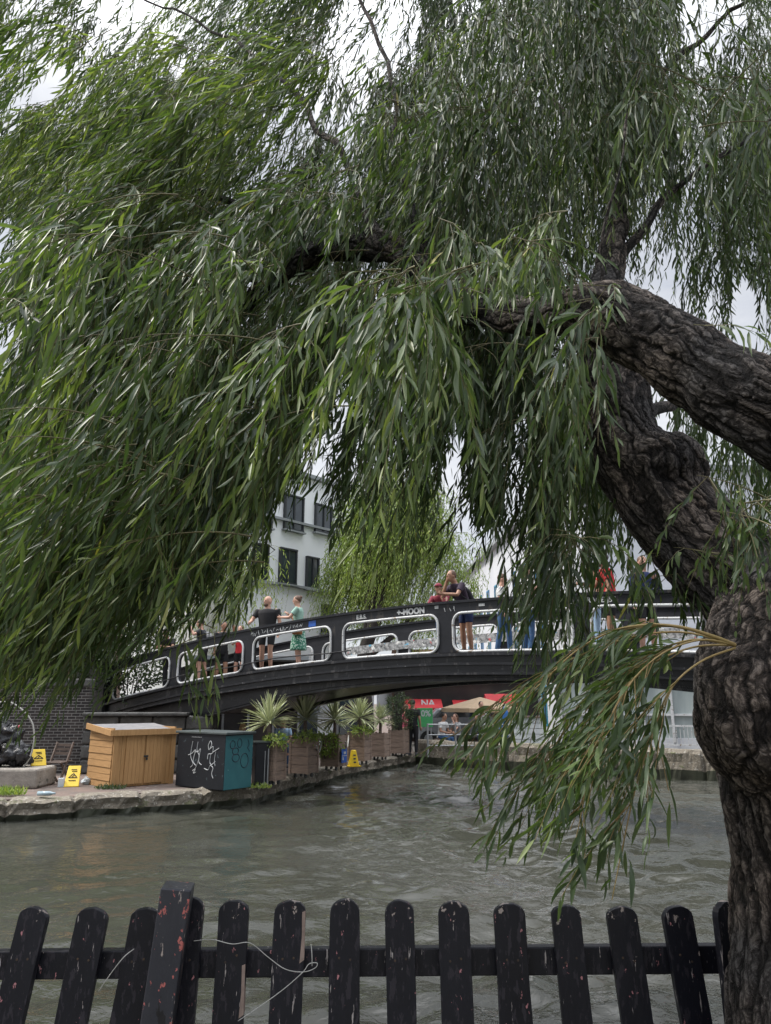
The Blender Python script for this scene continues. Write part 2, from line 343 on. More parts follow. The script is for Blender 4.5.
M['bark_thin'] = bark_mat('bark_thin', 1.8, .008)
M['bark_far'] = pm('bark_far', (.05, .04, .035), (.025, .02, .018), 3, .9, .03, 8, stretch=(3, 3, .6))

def water_mat():
    m, t, out = newmat('canal_water'); l = t.links.new
    p = N(t, 'ShaderNodeBsdfPrincipled', i_Roughness=.02, i_IOR=1.44)
    tc = N(t, 'ShaderNodeTexCoord')
    nz = N(t, 'ShaderNodeTexNoise', i_Scale=.16, i_Detail=3.0); l(tc.outputs['Object'], nz.inputs['Vector'])
    cr = N(t, 'ShaderNodeValToRGB'); e = cr.color_ramp.elements; e[0].position = .35; e[1].position = .65; e[0].color = (.034, .036, .026, 1); e[1].color = (.060, .061, .053, 1); l(nz.outputs[0], cr.inputs[0])
    l(cr.outputs[0], p.inputs['Base Color'])
    def wv(scale, st, rot, det=3):
        mp = N(t, 'ShaderNodeMapping'); mp.inputs['Scale'].default_value = st; mp.inputs['Rotation'].default_value = (0, 0, rot); l(tc.outputs['Object'], mp.inputs[0])
        n = N(t, 'ShaderNodeTexNoise', i_Scale=scale, i_Detail=det, i_Roughness=.5, i_Distortion=.6); l(mp.outputs[0], n.inputs['Vector']); return n.outputs[0]
    a, b, c = wv(8.0, (1, 1.3, 1), .5), wv(17.0, (1, 1.1, 1), -.35), wv(.6, (1, 1, 1), 0, 2)
    gust = N(t, 'ShaderNodeMapRange'); gust.inputs['From Min'].default_value = .35; gust.inputs['From Max'].default_value = .65; gust.inputs['To Min'].default_value = .35
    l(c, gust.inputs[0])
    m1 = N(t, 'ShaderNodeMath', operation='MULTIPLY_ADD'); m1.inputs[1].default_value = .12; l(b, m1.inputs[0]); l(a, m1.inputs[2])
    m2 = N(t, 'ShaderNodeMath', operation='MULTIPLY'); l(m1.outputs[0], m2.inputs[0]); l(gust.outputs[0], m2.inputs[1])
    bp = N(t, 'ShaderNodeBump', i_Strength=1.0, i_Distance=.018); l(m2.outputs[0], bp.inputs['Height']); l(bp.outputs[0], p.inputs['Normal'])
    l(p.outputs[0], out.inputs[0]); return m
M['water'] = water_mat()

# ------------------------------------------------------------------ setting: water, ground, banks
QZ = .35
def wave(x, y):
    g = (.55+.8*max(0, mnoise.noise(Vector((x*.22, y*.22, 5)))+.25))*(.75+1.0*min(1, max(0, (x+4)/5)))
    return (mnoise.noise(Vector((x*1.5+y*.6, y*2.1-x*.6, 1)))*.052+mnoise.noise(Vector((x*3.2-y*1.4, y*4.4+x*1.4, 2)))*.024)*g
gx = np.concatenate([[-120, -60, -25], np.arange(-14, 10.01, .075), [20, 60, 120]]); gy = np.concatenate([[-30, 0], np.arange(2.6, 12, .06), np.arange(12, 28, .09), [40, 140]])
mb = MB()
inn = lambda x, y: -14 <= x <= 10 and 2.6 <= y <= 27.8
vv = [(x, y, wave(x, y)*min(1, (x+14)*1.5, (10-x)*1.5, (y-2.6)*2, (28-y)*2) if inn(x, y) else 0) for y in gy for x in gx]; nx = len(gx)
mb.v = vv; mb.f = [(j*nx+i, j*nx+i+1, (j+1)*nx+i+1, (j+1)*nx+i) for j in range(len(gy)-1) for i in range(nx-1)]; mb.m = [0]*len(mb.f)
tag(mb.build('canal_water', M['water'], smooth=True), 'murky green rippled canal water between the banks', kind='structure')
px_edge = [(-420, 842), (-150, 829), (0, 822), (60, 819), (120, 815), (190, 811), (250, 805), (290, 793), (330, 782), (380, 771), (415, 764.5)]
edgeL = [onz(u, v, 0) for u, v in px_edge]
edgeR = [onz(u, v, 0) for u, v in [(415, 764.5), (470, 768), (540, 772), (620, 777), (700, 781.5), (860, 790), (1100, 800)]]
RZ = .78
mb = MB()
poly = [(-300, edgeL[0].y)]+[(p.x, p.y+.25) for p in edgeL]+[(edgeR[0].x+.3, 400), (-300, 400)]
mb.prism(poly, -.6, QZ)
tag(mb.build('towpath', M['path']), 'brick and dirt towpath on the far bank', kind='structure')
mb = MB()
poly = [(edgeR[0].x+.3, 400)]+[(p.x, p.y+.3) for p in edgeR]+[(300, edgeR[-1].y), (300, 400)]
mb.prism(poly, -.6, QZ+.02)
tag(mb.build('market_ground', M['concrete']), 'paved market yard behind the canal wall', kind='structure')
mb = MB(); mb.prism([(-60, -20), (60, -20), (60, 2.85), (-60, 2.85)], -.6, .5)
tag(mb.build('near_bank_ground', M['earth']), 'earth bank under the willow and picket fence', kind='structure')
# rough coping stones along the left quay: one strip of uneven blocks
def resample(pts, step):
    out = []
    for a, b in zip(pts[:-1], pts[1:]):
        n = max(1, int((b-a).length/step))
        out += [a+(b-a)*i/n for i in range(n)]
    return out+[pts[-1]]
def coping(name, edge, z, wd, mat, wet, wav, label):
    pts = resample(edge, .07); vs_ = []; fs = []; prof = [(-.02, -.35), (.0, 0.02), (-.035, z*.35), (-.02, z*.6), (-.05, z*.9), (.02, z+.015), (wd*.5, z+.035), (wd, z+.02), (wd+.05, z-.1)]
    mi = []
    for i, p in enumerate(pts):
        d = (pts[min(i+1, len(pts)-1)]-pts[max(i-1, 0)]); d.normalize(); nrm = Vector((-d.y, d.x, 0))
        if nrm.y < 0: nrm = -nrm
        # joints between blocks
        s = i*.07; jl = int(s/1.15); joint = 1 if (jl != int((s-.07)/1.15)) else 0; bo = mnoise.noise(Vector((jl*3.7, 1, 2)))*.10
        for k, (o, h) in enumerate(prof):
            q = bo+mnoise.noise(Vector((s*3.1, k*1.7, 3)))*wav*.8+mnoise.noise(Vector((s*9, k*3.1, 7)))*wav*.6
            hh = h+(mnoise.noise(Vector((s*2.9, k*.9, 11)))*wav*.5+bo*.3)*(h > 0)-joint*.05*(h > .02)
            vs_.append((p.x+nrm.x*(o+q+joint*.07), p.y+nrm.y*(o+q+joint*.07), hh))
    n = len(prof)
    m = MB(); m.v = [tuple(v) for v in vs_]
    for i in range(len(pts)-1):
        for k in range(n-1):
            m.f.append((i*n+k, (i+1)*n+k, (i+1)*n+k+1, i*n+k+1)); m.m.append(1 if k < 2 else 0)
    o = m.build(name, [mat, wet], smooth=False)
    return tag(o, label, kind='structure')
coping('quay_edge', edgeL, QZ, .42, M['stone_edge'], M['wet_stone'], .07, 'worn pale stone edge of the far quay')
coping('canal_wall', edgeR, RZ, .4, M['stone_edge'], M['wet_stone'], .05, 'stained stone wall of the market bank')

# ------------------------------------------------------------------ brick wall + abutment at the left
wl = empty('brick_wall', (-12.5, 18.9, QZ), R(6), 'dark sooty brick wall at the left end of the bridge', 'wall')
x0, x1 = -8, (at(78, 740, 18.9).x+12.5)
zt = at(40, 682, 18.6).z-QZ
mb = MB(); mb.box(((x0+x1)/2, .2, zt/2-.05), (x1-x0, .4, zt-.1)); mb.build('brickwork', M['brick'], wl)
mb = MB(); mb.box(((x0+x1)/2, .2, zt), (x1-x0, .52, .2)); mb.build('coping', M['dark_stone'], wl, bevel=.03)
# stone abutment made of big uneven blocks
ab = empty('stone_abutment', at(78, 770, 19.2).xy.to_3d()+Vector((0, 0, QZ)), R(3), 'grimy grey stone abutment carrying the left bridge end', 'abutment')
mb = MB(); rr = random.Random(3); z = 0
top = at(130, 716, 19.3).z-QZ
rows = 4
for r_ in range(rows):
    h = top/rows; x = 0; 
    while x < 2.75:
        wdt = rr.uniform(.5, .95); 
        mb.box((x+wdt/2, .35+rr.uniform(-.03, .03), z+h/2), (wdt-.03, .7, h-.03)); x += wdt
    z += h
mb.box((1.5, .4, top/2), (2.9, .6, top-.06))
mb.build('stonework', M['dark_stone'], ab, bevel=.04)
mb = MB(); mb.box((1.3, .3, top+.04), (2.6, .85, .09)); mb.build('capstone', M['dark_stone'], ab, bevel=.03)

# ------------------------------------------------------------------ footbridge
BP, BD = Vector((-8.064, 21.84, 0)), Vector((11.844, -8.988, 0))
BL = BD.length; BU = BD.normalized(); BN = Vector((-BU.y, BU.x, 0))   # BN points away from the camera
if BN.y < 0: BN = -BN
z_rail = lambda t: 4.024-1.6*(t-.77)**2
z_ot = lambda t: 3.775-1.62*(t-.77)**2
z_ob = lambda t: 3.024-1.68*(t-.77)**2
z_gb = lambda t: max(1.74, 2.50-3.02*(t-.80)**2)
z_deck = lambda t: z_ob(t)-.05
def B(t, z, off=0): return BP+BD*t+BN*off+Vector((0, 0, z))
br = empty('footbridge', B(.0, .35), 0, 'black iron footbridge with white rounded parapet openings over the canal', 'bridge')
def inv(o):     # parent keeping world coordinates (all parts of br/other origin-based things are written in world space)
    o.location = -Vector(o.parent.location); return o
T0, T1 = -.05, 1.59
def strip(mb, ta, tb, fz0, fz1, o0, o1, n=24, mi=0):
    vs_ = []; fs = []
    for i in range(n+1):
        t = ta+(tb-ta)*i/n
        for z, o in ((fz0(t), o0), (fz1(t), o0), (fz1(t), o1), (fz0(t), o1)): vs_.append(B(t, z, o))
    for i in range(n):
        for k in range(4): fs.append((i*4+k, (i+1)*4+k, (i+1)*4+(k+1) % 4, i*4+(k+1) % 4))
    fs += [(3, 2, 1, 0), (n*4, n*4+1, n*4+2, n*4+3)]
    mb.add(vs_, fs, mi)
panels = [(.018+.191*i, .018+.191*(i+1)) for i in range(8)]
GAP = .0115     # half post width in t
def opening(t0, t1, rad, npt=6):
    """rounded outline of one parapet opening, in (t, z)"""
    tr = rad/BL; out = []
    cs = [(t1-tr, 'b', -90), (t1-tr, 't', 0), (t0+tr, 't', 90), (t0+tr, 'b', 180)]
    for (tc_, wh, a0) in cs:
        for k in range(npt+1):
            a = R(a0+90*k/npt)
            t = tc_+tr*math.cos(a)
            base = (z_ob(t)+rad) if wh == 'b' else (z_ot(t)-rad)
            out.append((t, base+rad*math.sin(a)))
        nxt = {-90: None, 0: 't', 90: None, 180: 'b'}[a0]
        if nxt:   # straight-ish run following the arch
            ta, tb = (t1-tr, t0+tr) if nxt == 't' else (t0+tr, t1-tr)
            for k in range(1, 8):
                t = ta+(tb-ta)*k/8
                out.append((t, z_ot(t) if nxt == 't' else z_ob(t)))
    return out
for side, off in ((0, 0), (1, 2.5)):
    mb = MB(); th = .1
    strip(mb, T0, T1, lambda t: z_ot(t)-.002, lambda t: z_rail(t)-.05, off, off+th, 60)
    for k in range(9):
        tp = .018+.191*k; g = GAP if k else .03
        strip(mb, tp-g-(.03 if k == 0 else 0), tp+g-(.018 if k == 0 else 0), lambda t: z_ob(t)-.01, lambda t: z_ot(t)+.01, off+.002, off+th-.002, 2)
    # corner fillets
    rad = .20
    for (a, b) in panels:
        a2, b2 = a+GAP, b-GAP
        for (tc_, sg, wh) in ((a2, 1, 'b'), (a2, 1, 't'), (b2, -1, 'b'), (b2, -1, 't')):
            arc = []
            for q in range(6):
                an = math.pi/2*q/5
                tt = tc_+sg*(rad-rad*math.cos(an))/BL
                zz = (rad-rad*math.sin(an))
                z = (z_ob(tt)+zz) if wh == 'b' else (z_ot(tt)-zz)
                arc.append((tt, z))
            cz = z_ob(tc_) if wh == 'b' else z_ot(tc_)
            poly = [(tc_-sg*.001, cz)]+arc
            nn = len(poly)
            vs_ = [B(t, z, off+.004) for t, z in poly]+[B(t, z, off+th-.004) for t, z in poly]
            mb.add(vs_, [tuple(range(nn)), tuple(range(nn, 2*nn))[::-1]]+[(i, (i+1) % nn, nn+(i+1) % nn, nn+i) for i in range(nn)])
    inv(mb.build('parapet', M['black_paint'] if side == 0 else M['rail_far'], br))
    mb = MB(); strip(mb, T0, T1, lambda t: z_rail(t)-.05, z_rail, off-.04, off+th+.04, 60); inv(mb.build('handrail', M['black_paint'], br))
    mb = MB()
    strip(mb, T0, T1, lambda t: z_ob(t)-.40, lambda t: z_ob(t)-.012, off+.01, off+th+.03, 60)
    strip(mb, T0, T1, z_gb, lambda t: max(z_ob(t)-.402, z_gb(t)+.01), off+.20, off+.30, 60)
    strip(mb, T0, T1, lambda t: z_ob(t)-.085, lambda t: z_ob(t)-.03, off-.09, off+.008, 60)
    strip(mb, T0, T1, lambda t: z_ob(t)-.25-.12*abs(t-.77), lambda t: z_ob(t)-.205-.12*abs(t-.77), off-.05, off+.008, 60)
    strip(mb, T0, T1, lambda t: z_ob(t)-.44, lambda t: z_ob(t)-.403, off-.08, off+.3, 60)
    strip(mb, T0, T1, lambda t: z_gb(t)-.02, lambda t: z_gb(t)+.02, off+.14, off+.34, 60)
    inv(mb.build('girder', M['girder'], br))
    for (a, b) in panels:
        o = opening(a+GAP+.0005, b-GAP-.0005, .20)
        mb = MB(); mb.tube([B(t, z, off-.012) for t, z in o], .027, 8, closed=True)
        inv(mb.build('opening_frame', M['white_paint'], br, smooth=True))
# bars in far side openings (a white mid bar with stickers)
mb = MB(); strip(mb, .45, 1.1, lambda t: z_ob(t)+.36, lambda t: z_ob(t)+.56, 2.44, 2.47, 40)
inv(mb.build('sticker_panel', M['stickers'], br))
mb = MB(); strip(mb, .02, T1, z_deck, lambda t: z_deck(t)+.04, .12, 2.48, 60); strip(mb, -.02, T1, lambda t: z_deck(t)-.12, lambda t: z_deck(t)-.002, .115, 2.485, 60)
inv(mb.build('deck', M['deck'], br))
mb = MB()
for i in range(26):
    t = .05+i*.06; strip(mb, t, t+.008, lambda t: max(z_gb(t)+.05, z_deck(t)-.4), lambda t: z_deck(t)-.125, .14, 2.45, 1)
strip(mb, .0, T1, lambda t: z_gb(t)+.04, lambda t: z_gb(t)+.055, .16, 2.5, 50)
inv(mb.build('cross_beam', M['girder'], br))
mb = MB(); mb.tube([B(t, z_ob(t)+.17+.02*math.sin(t*30), -.06) for t in np.linspace(.1, .62, 24)], .014, 6)
inv(mb.build('cable', M['black_paint'], br))
# end plate at the left, black with scrawls
mb = MB(); strip(mb, -.10, .010, lambda t: 1.78, lambda t: 3.13, -.12, .25, 2); strip(mb, -.105, .014, lambda t: 3.13, lambda t: 3.2, -.17, .3, 2)
inv(mb.build('end_pier', M['black_paint'], br, bevel=.02))
# supports at both ends (inside the banks)
mb = MB(); strip(mb, 1.5, 1.66, lambda t: -.5, lambda t: 1.72, -.1, 2.7, 2); inv(mb.build('end_support', M['dark_stone'], br))

# scrawls: pale strokes laid on surfaces
def squiggle(rg, w_, h_, n=9):
    pts = []; x, y = 0, rg.uniform(0, h_)
    for i in range(n):
        pts.append((x, y)); x += w_/n*rg.uniform(.2, 1.6); y = rg.uniform(0, h_)
    return pts
def smooth_line(p, k=4):
    out = []
    for i in range(len(p)-1):
        p0, p1, p2, p3 = p[max(i-1, 0)], p[i], p[i+1], p[min(i+2, len(p)-1)]
        for j in range(k):
            t = j/k
            out.append(tuple(.5*((2*b)+(-a+c)*t+(2*a-5*b+4*c-d)*t*t+(-a+3*b-3*c+d)*t**3) for a, b, c, d in zip(p0, p1, p2, p3)))
    out.append(p[-1]); return out
def strokes(name, lines, place, r, mat, parent, winv=True):
    mb = MB()
    for ln in lines: mb.tube([place(x, y) for x, y in smooth_line(ln)], r, 5)
    o = mb.build(name, mat, parent)
    if winv: inv(o)
    return o
def text(name, s, size, Mx, mat, parent=None, bold=.0):
    cu = bpy.data.curves.new(name, 'FONT'); cu.body = s; cu.size = size; cu.extrude = .002; cu.offset = bold
    cu.align_x = 'CENTER'; cu.align_y = 'CENTER'
    o = bpy.data.objects.new(name, cu); dg = bpy.context.evaluated_depsgraph_get()
    C.objects.link(o); dg.update(); me = bpy.data.meshes.new_from_object(o.evaluated_get(dg)); bpy.data.objects.remove(o)
    me.transform(Mx); me.materials.clear(); me.materials.append(mat)
    o = bpy.data.objects.new(name, me); C.objects.link(o)
    if parent: o.parent = parent; inv(o)
    return o
def rail_text(s, t, size, mat, off=-.006, dz=-.14, bold=.004):
    dt = .004; sl = (z_rail(t+dt)-z_rail(t-dt))/(2*dt*BL)
    X = (BU+Vector((0, 0, sl))).normalized(); Nn = -BN; Yv = Nn.cross(X)
    Mx = Matrix((X, Yv, Nn)).transposed().to_4x4(); Mx.translation = B(t, z_rail(t)+dz, off)
    text('graffiti', s, size, Mx, mat, br, bold)
rail_text('E.B.S.', .637, .13, M['chalk'])
rail_text('+-MOON', .725, .17, M['chalk'], bold=.008)
rail_text('MS', .905, .12, M['chalk'])
rail_text('RAGE-JSE', .998, .13, M['chalk'], bold=.002)
rg = random.Random(5)
for (ta, tb) in ((.405, .52), (.96, .975), (.78, .80)):
    ln = []; t = ta
    while t < tb:
        wd = rg.uniform(.05, .11); q = squiggle(rg, wd, .13, rg.choice([3, 4, 5])); ln.append([(t*BL+x, y) for x, y in q]); t += (wd+.03)/BL
    strokes('graffiti', ln, lambda x, y: B(x/BL, z_rail(x/BL)-.21+y, -.004), .007, M['chalk'], br)
def sticker(t, wd, h, mat, dz=-.14):
    mb = MB(); strip(mb, t-wd/2/BL, t+wd/2/BL, lambda t: z_rail(t)+dz-h/2, lambda t: z_rail(t)+dz+h/2, -.008, -.002, 1)
    inv(mb.build('sticker', mat, br))
sticker(.540, .22, .13, M['blue_sign']); sticker(.838, .13, .05, M['chalk'], -.12); sticker(.768, .09, .06, M['chalk'], -.1)
mb = None
ln = [[(.1+.14*math.cos(a)*.4+i*.13, .7+.09*math.sin(a)) for a in np.linspace(.4, 5.5, 7)] for i in range(3)]+[[(.05, .45), (.12, .52), (.2, .42), (.32, .5), (.38, .4)]]
strokes('graffiti', ln, lambda x, y: B(-.07+x/BL, 1.85+y, -.125), .009, M['metal_grey'], br)

# ------------------------------------------------------------------ buildings
def facade(name, A, Bp, depth, H, mat, label, floors, cols, wfun, base=QZ, ledges=(), roof=None, cat='building'):
    """A->B the visible facade line, windows as parts"""
    A, Bp = Vector((*A, 0)), Vector((*Bp, 0)); d = (Bp-A); Lg = d.length
    ang = math.atan2(d.y, d.x)
    o = empty(name, (A.x, A.y, base), ang, label, cat)
    return o, Lg
# pale block on the left; local x along the facade, local y into the building
A, Bq = at(246, 500, 33.3*.84), at(346, 500, 38.4*.84)
bl, Lg = facade('apartment_building', (A.x, A.y), (Bq.x, Bq.y), 8, 0, None, 'pale grey rendered block with tall dark windows behind the left of the bridge', 0, 0, None)
Hh = CAMZ+.298/.956*35.3*.84-QZ
mb = MB(); mb.box((Lg/2, 4.05, Hh/2), (Lg, 8, Hh)); mb.build('wall', M['grey_white'], bl)
mb = MB(); mb.box((Lg/2, 3.95, Hh+.08), (Lg+.2, 8.3, .16)); mb.build('roof', M['ledge'], bl)
def zl(px, v):    # height on this facade at pixel
    # intersect the pixel ray with the facade plane
    a, b = (px-385.5)/F, -(v-512)/F; dr = Vector((a, CP-b*SP, SP+b*CP))
    n = Vector((-(Bq.y-A.y), Bq.x-A.x, 0)).normalized()
    k = (Vector((A.x, A.y, 0))-Vector((0, 0, 0))).dot(n)/dr.dot(n)
    p = dr*k; ax = Vector((Bq.x-A.x, Bq.y-A.y, 0)).normalized()
    return (Vector((p.x-A.x, p.y-A.y, 0))).dot(ax), p.z+CAMZ-QZ
for px, v0 in ((285, 520), (285, 585)):
    x, z = zl(px, v0); mb = MB(); mb.box((Lg/2, -.03, z), (Lg, .16, .10)); mb.build('ledge', M['ledge'], bl)
for (u0, v0, u1, v1) in ((284, 499, 303, 528), (315, 508, 331, 531), (279, 551, 296, 582), (306, 559, 318, 588), (322, 606, 332, 632), (258, 494, 272, 525), (254, 546, 268, 580)):
    xa, za = zl(u0, v1); xb, zb = zl(u1, v0); x, z = (xa+xb)/2, (za+zb)/2; W_, H_ = xb-xa, zb-za
    mb = MB()
    for dx in (-W_/2, 0, W_/2): mb.box((x+dx, -.02, z), (.07, .12, H_))
    for dz in (-H_/2, H_/2): mb.box((x, -.025, z+dz), (W_+.07, .14, .07))
    f = mb.build('window', M['frame_dark'], bl)
    mb = MB(); mb.box((x, -.004, z), (W_, .05, H_)); mb.build('pane', M['glass_dark'], f)
    mb = MB(); mb.box((x, -.06, z-H_/2-.07), (W_+.2, .2, .06)); mb.build('sill', M['ledge'], f)
for (u0, v0, u1, v1, mt) in ((318, 689, 336, 713, 'white_render'), (362, 687, 372, 716, 'white_render'), (338, 690, 360, 735, 'glass_dark'), (262, 700, 316, 740, 'glass_dark'), (290, 692, 306, 703, 'white_render'), (376, 692, 392, 716, 'white_render')):
    xa, za = zl(u0, v1); xb, zb = zl(u1, v0)
    mb = MB(); mb.box(((xa+xb)/2, -.08, (za+zb)/2), (xb-xa, .08, zb-za)); mb.build('shopfront_panel', M[mt], bl)

o = empty('canal_cafe', (at(196, 715, 24.5).x, 24.5, QZ), R(8), 'dark box added as a cafe front, shade in its colour, behind the people under the left of the bridge', 'cafe')
mb = MB(); mb.box((1.6, 1.2, 1.5), (3.4, 2.2, 3.0)); mb.build('wall', M['interior_shade'], o)  # solid added box; the shaded interior is only its dark colour
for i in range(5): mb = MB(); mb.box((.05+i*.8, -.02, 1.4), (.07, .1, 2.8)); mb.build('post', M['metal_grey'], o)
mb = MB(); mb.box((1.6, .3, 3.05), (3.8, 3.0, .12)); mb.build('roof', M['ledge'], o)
# white block on the right receding into the distance
A, Bq = Vector((9.15*.84+.15, 20.5, 0)), Vector((6.6*.84, 62*.84, 0))
A = Vector((7.3, 26.3, 0))
wr, Lg = facade('white_building', (A.x, A.y), (Bq.x, Bq.y), 10, 0, None, 'long white rendered block with narrow blue and teal window frames right of the bridge', 0, 0, None)
Hh = 10*.84+CAMZ-QZ
# local +x runs away from the camera; the facade faces -X world = local +y
mb = MB(); mb.box((Lg/2, -5, Hh/2), (Lg, 10, Hh)); mb.build('wall', M['white_render'], wr)
mb = MB(); mb.box((Lg/2, -4.9, Hh+.1), (Lg+.3, 10.5, .2)); mb.build('roof', M['ledge'], wr)
mb = MB()
for i in range(30): mb.box((i*Lg/30+.5, .05, Hh+.45), (.04, .04, .5))
mb.box((Lg/2, .05, Hh+.7), (Lg, .04, .04)); mb.build('roof_railing', M['metal_grey'], wr)
xs = [6.6+i*2.2 for i in range(10)]
for i, x in enumerate(xs):
    for j, z in enumerate((1.6, 4.4, 7.2)):
        if x > Lg-1: continue
        mb = MB(); mt = M['frame_blue'] if (i+j) % 3 else M['frame_teal']; hw, hh = .34, .85
        for dx in (-hw, hw): mb.box((x+dx, -.05, z), (.10, .16, hh*2))
        for dz in (-hh, hh): mb.box((x, -.052, z+dz), (2*hw+.10, .17, .09))
        mb.box((x, -.03, z), (.05, .1, hh*2))
        f = mb.build('window', mt, wr)
        mb = MB(); mb.box((x, -.02, z), (2*hw, .055, hh*2)); mb.build('pane', M['glass_dark'], f)
# glazed pavilion on the right bank
pv = empty('glazed_pavilion', (5.35, 23.45, QZ), math.atan2(-3.0, 7.6), 'white pavilion with tall curtained glass panels on the market bank', 'pavilion')
PL = 8.0
mb = MB(); mb.box((PL/2, 1.2, .35), (PL, 2.2, .7)); mb.box((PL/2, 1.2, 3.05), (PL+.2, 2.5, .3)); mb.build('wall', M['white_render'], pv)
mb = MB(); mb.box((PL/2, 1.25, 1.75), (PL-.1, 2.05, 2.3)); mb.build('curtain', M['curtain'], pv)
for i in range(11):
    mb = MB(); x = i*PL/10; mb.box((x, .12, 1.75), (.08, .12, 2.35)); mb.build('mullion', M['white_paint'], pv)
    if i < 10:
        mb = MB(); mb.box((x+PL/20, .16, 1.75), (PL/10-.085, .03, 2.3)); mb.build('pane', M['glass_pale'], pv)
mb = MB(); mb.box((PL/2, .11, 1.35), (PL, .07, .06)); mb.build('transom', M['white_paint'], pv)
rl = empty('white_railing', (5.4, 23.1, .78), math.atan2(-3.0, 7.6), 'low white railing in front of the curtained glass pavilion', 'railing')
mb = MB(); mb.box((3.9, 0, .62), (7.8, .05, .05)); mb.box((3.9, 0, .1), (7.8, .05, .05)); mb.build('rail', M['white_paint'], rl)
mb = MB()
for i in range(79): mb.box((i*.1, 0, .35), (.018, .018, .5))
mb.build('baluster', M['white_paint'], rl)

# market hall with red fascia, far behind
mh = empty('market_hall', at(392, 700, 34).xy.to_3d()+Vector((0, 0, QZ)), 0, 'dark market building with a red fascia seen under the bridge', 'building')
mb = MB(); mb.box((4.5, 3, 2.0), (9, 6, 4.0)); mb.build('wall', M['brown_brick'], mh)
mb = MB(); mb.box((4.5, -.1, 2.75), (9, .25, .42)); mb.build('fascia', M['red_dark'], mh)
mb = MB(); mb.box((4.5, -.03, 1.3), (8.8, .1, 2.4)); mb.build('shopfront', M['interior_shade'], mh)
for i in range(9):
    mb = MB(); mb.box((.6+i*.95, -.06, 3.6), (.6, .12, .7)); f = mb.build('window', M['beige'] if i % 2 else M['frame_dark'], mh)
mb = MB(); mb.box((4.5, -.25, 3.15), (9, .3, .08))
for i in range(30): mb.box((.1+i*.3, -.35, 3.35), (.03, .03, .4))
mb.box((4.5, -.35, 3.55), (9, .04, .04)); mb.build('balcony_rail', M['frame_dark'], mh)
def awning(px0, px1, Y, v0, v1, label, txt=None):
    a, b = at(px0, v0, Y), at(px1, v1, Y-1.2)
    c = at(px1, v0, Y)
    o = empty('awning', (a.x, Y, QZ), 0, label, 'awning', 'red awnings over the market shopfronts')
    wd = c.x-a.x; z0, z1 = a.z-QZ, b.z-QZ
    mb = MB(); mb.add([(0, 0, z0), (wd, 0, z0), (wd, -1.2, z1), (0, -1.2, z1), (0, 0, z0-.05), (wd, 0, z0-.05), (wd, -1.2, z1-.05), (0, -1.2, z1-.05)], [(0, 1, 2, 3), (7, 6, 5, 4), (0, 4, 5, 1), (1, 5, 6, 2), (2, 6, 7, 3), (3, 7, 4, 0)])
    mb.build('canopy', M['red'], o)
    mb = MB(); mb.box((wd/2, -1.21, z1-.1), (wd, .03, .2)); mb.build('valance', M['red'], o)
    for xx in (.05, wd-.05): mb = MB(); mb.tube([(xx, 0, z1-.3), (xx, -1.15, z1-.05)], .02, 6); mb.build('bracket', M['metal_grey'], o)
    if txt:
        Mx = Matrix.Rotation(R(62), 4, 'X'); Mx.translation = Vector((wd*.62, -.72, (z0*.4+z1*.6)+.04))
        t_ = text('lettering', txt, .42, Mx, M['chalk'], None, .01); t_.parent = o
    return o
awning(404, 441, 33.8, 699, 708, 'bright red awning lettered NA in white beside the green sign', 'NA')
awning(452, 480, 33.8, 700, 708, 'red awning half hidden behind the beige parasol')
# beige parasol
p = onz(478, 735, QZ); p = Vector((at(480, 700, 29).x, 29, QZ))
o = empty('parasol', p, 0, 'wide beige canvas parasol over the tables by the canal corner', 'parasol')
top = at(480, 697, 29).z-QZ; rim = at(480, 708, 29).z-QZ
mb = MB()
vs_ = [(0, 0, top)]+[(1.55*math.cos(k*math.pi/4+.4), 1.55*math.sin(k*math.pi/4+.4), rim) for k in range(8)]+[(1.55*math.cos(k*math.pi/4+.4), 1.55*math.sin(k*math.pi/4+.4), rim-.14) for k in range(8)]
mb.add(vs_, [(0, 1+k, 1+(k+1) % 8) for k in range(8)]+[(1+k, 9+k, 9+(k+1) % 8, 1+(k+1) % 8) for k in range(8)]); mb.build('canopy', M['beige'], o)
mb = MB(); mb.tube([(0, 0, 0), (0, 0, top)], .03, 8); mb.build('pole', M['wood_grey'], o)
mb = MB()
for k in range(8): mb.tube([(0, 0, rim+.1), (1.4*math.cos(k*math.pi/4+.4), 1.4*math.sin(k*math.pi/4+.4), rim)], .012, 5)
mb.build('rib', M['wood_grey'], o)
# green sign board
p = at(425, 716, 28)
o = empty('sign_board', (p.x, 28, QZ), 0, 'green notice board with white figures near the man in black', 'sign')
zt, zb = at(425, 708, 28).z-QZ, at(425, 727, 28).z-QZ
mb = MB(); mb.box((0, 0, (zt+zb)/2), (.56, .05, zt-zb)); mb.build('board', M['green_sign'], o, bevel=.01)
for xx in (-.22, .22): mb = MB(); mb.box((xx, .03, zb/2), (.05, .04, zb+.1)); mb.build('leg', M['metal_grey'], o)
Mx = Matrix.Rotation(R(90), 4, 'X'); Mx.translation = Vector((.03, -.03, zt-.2)); text('lettering', '0%', .3, Mx, M['chalk'], None, .008).parent = o
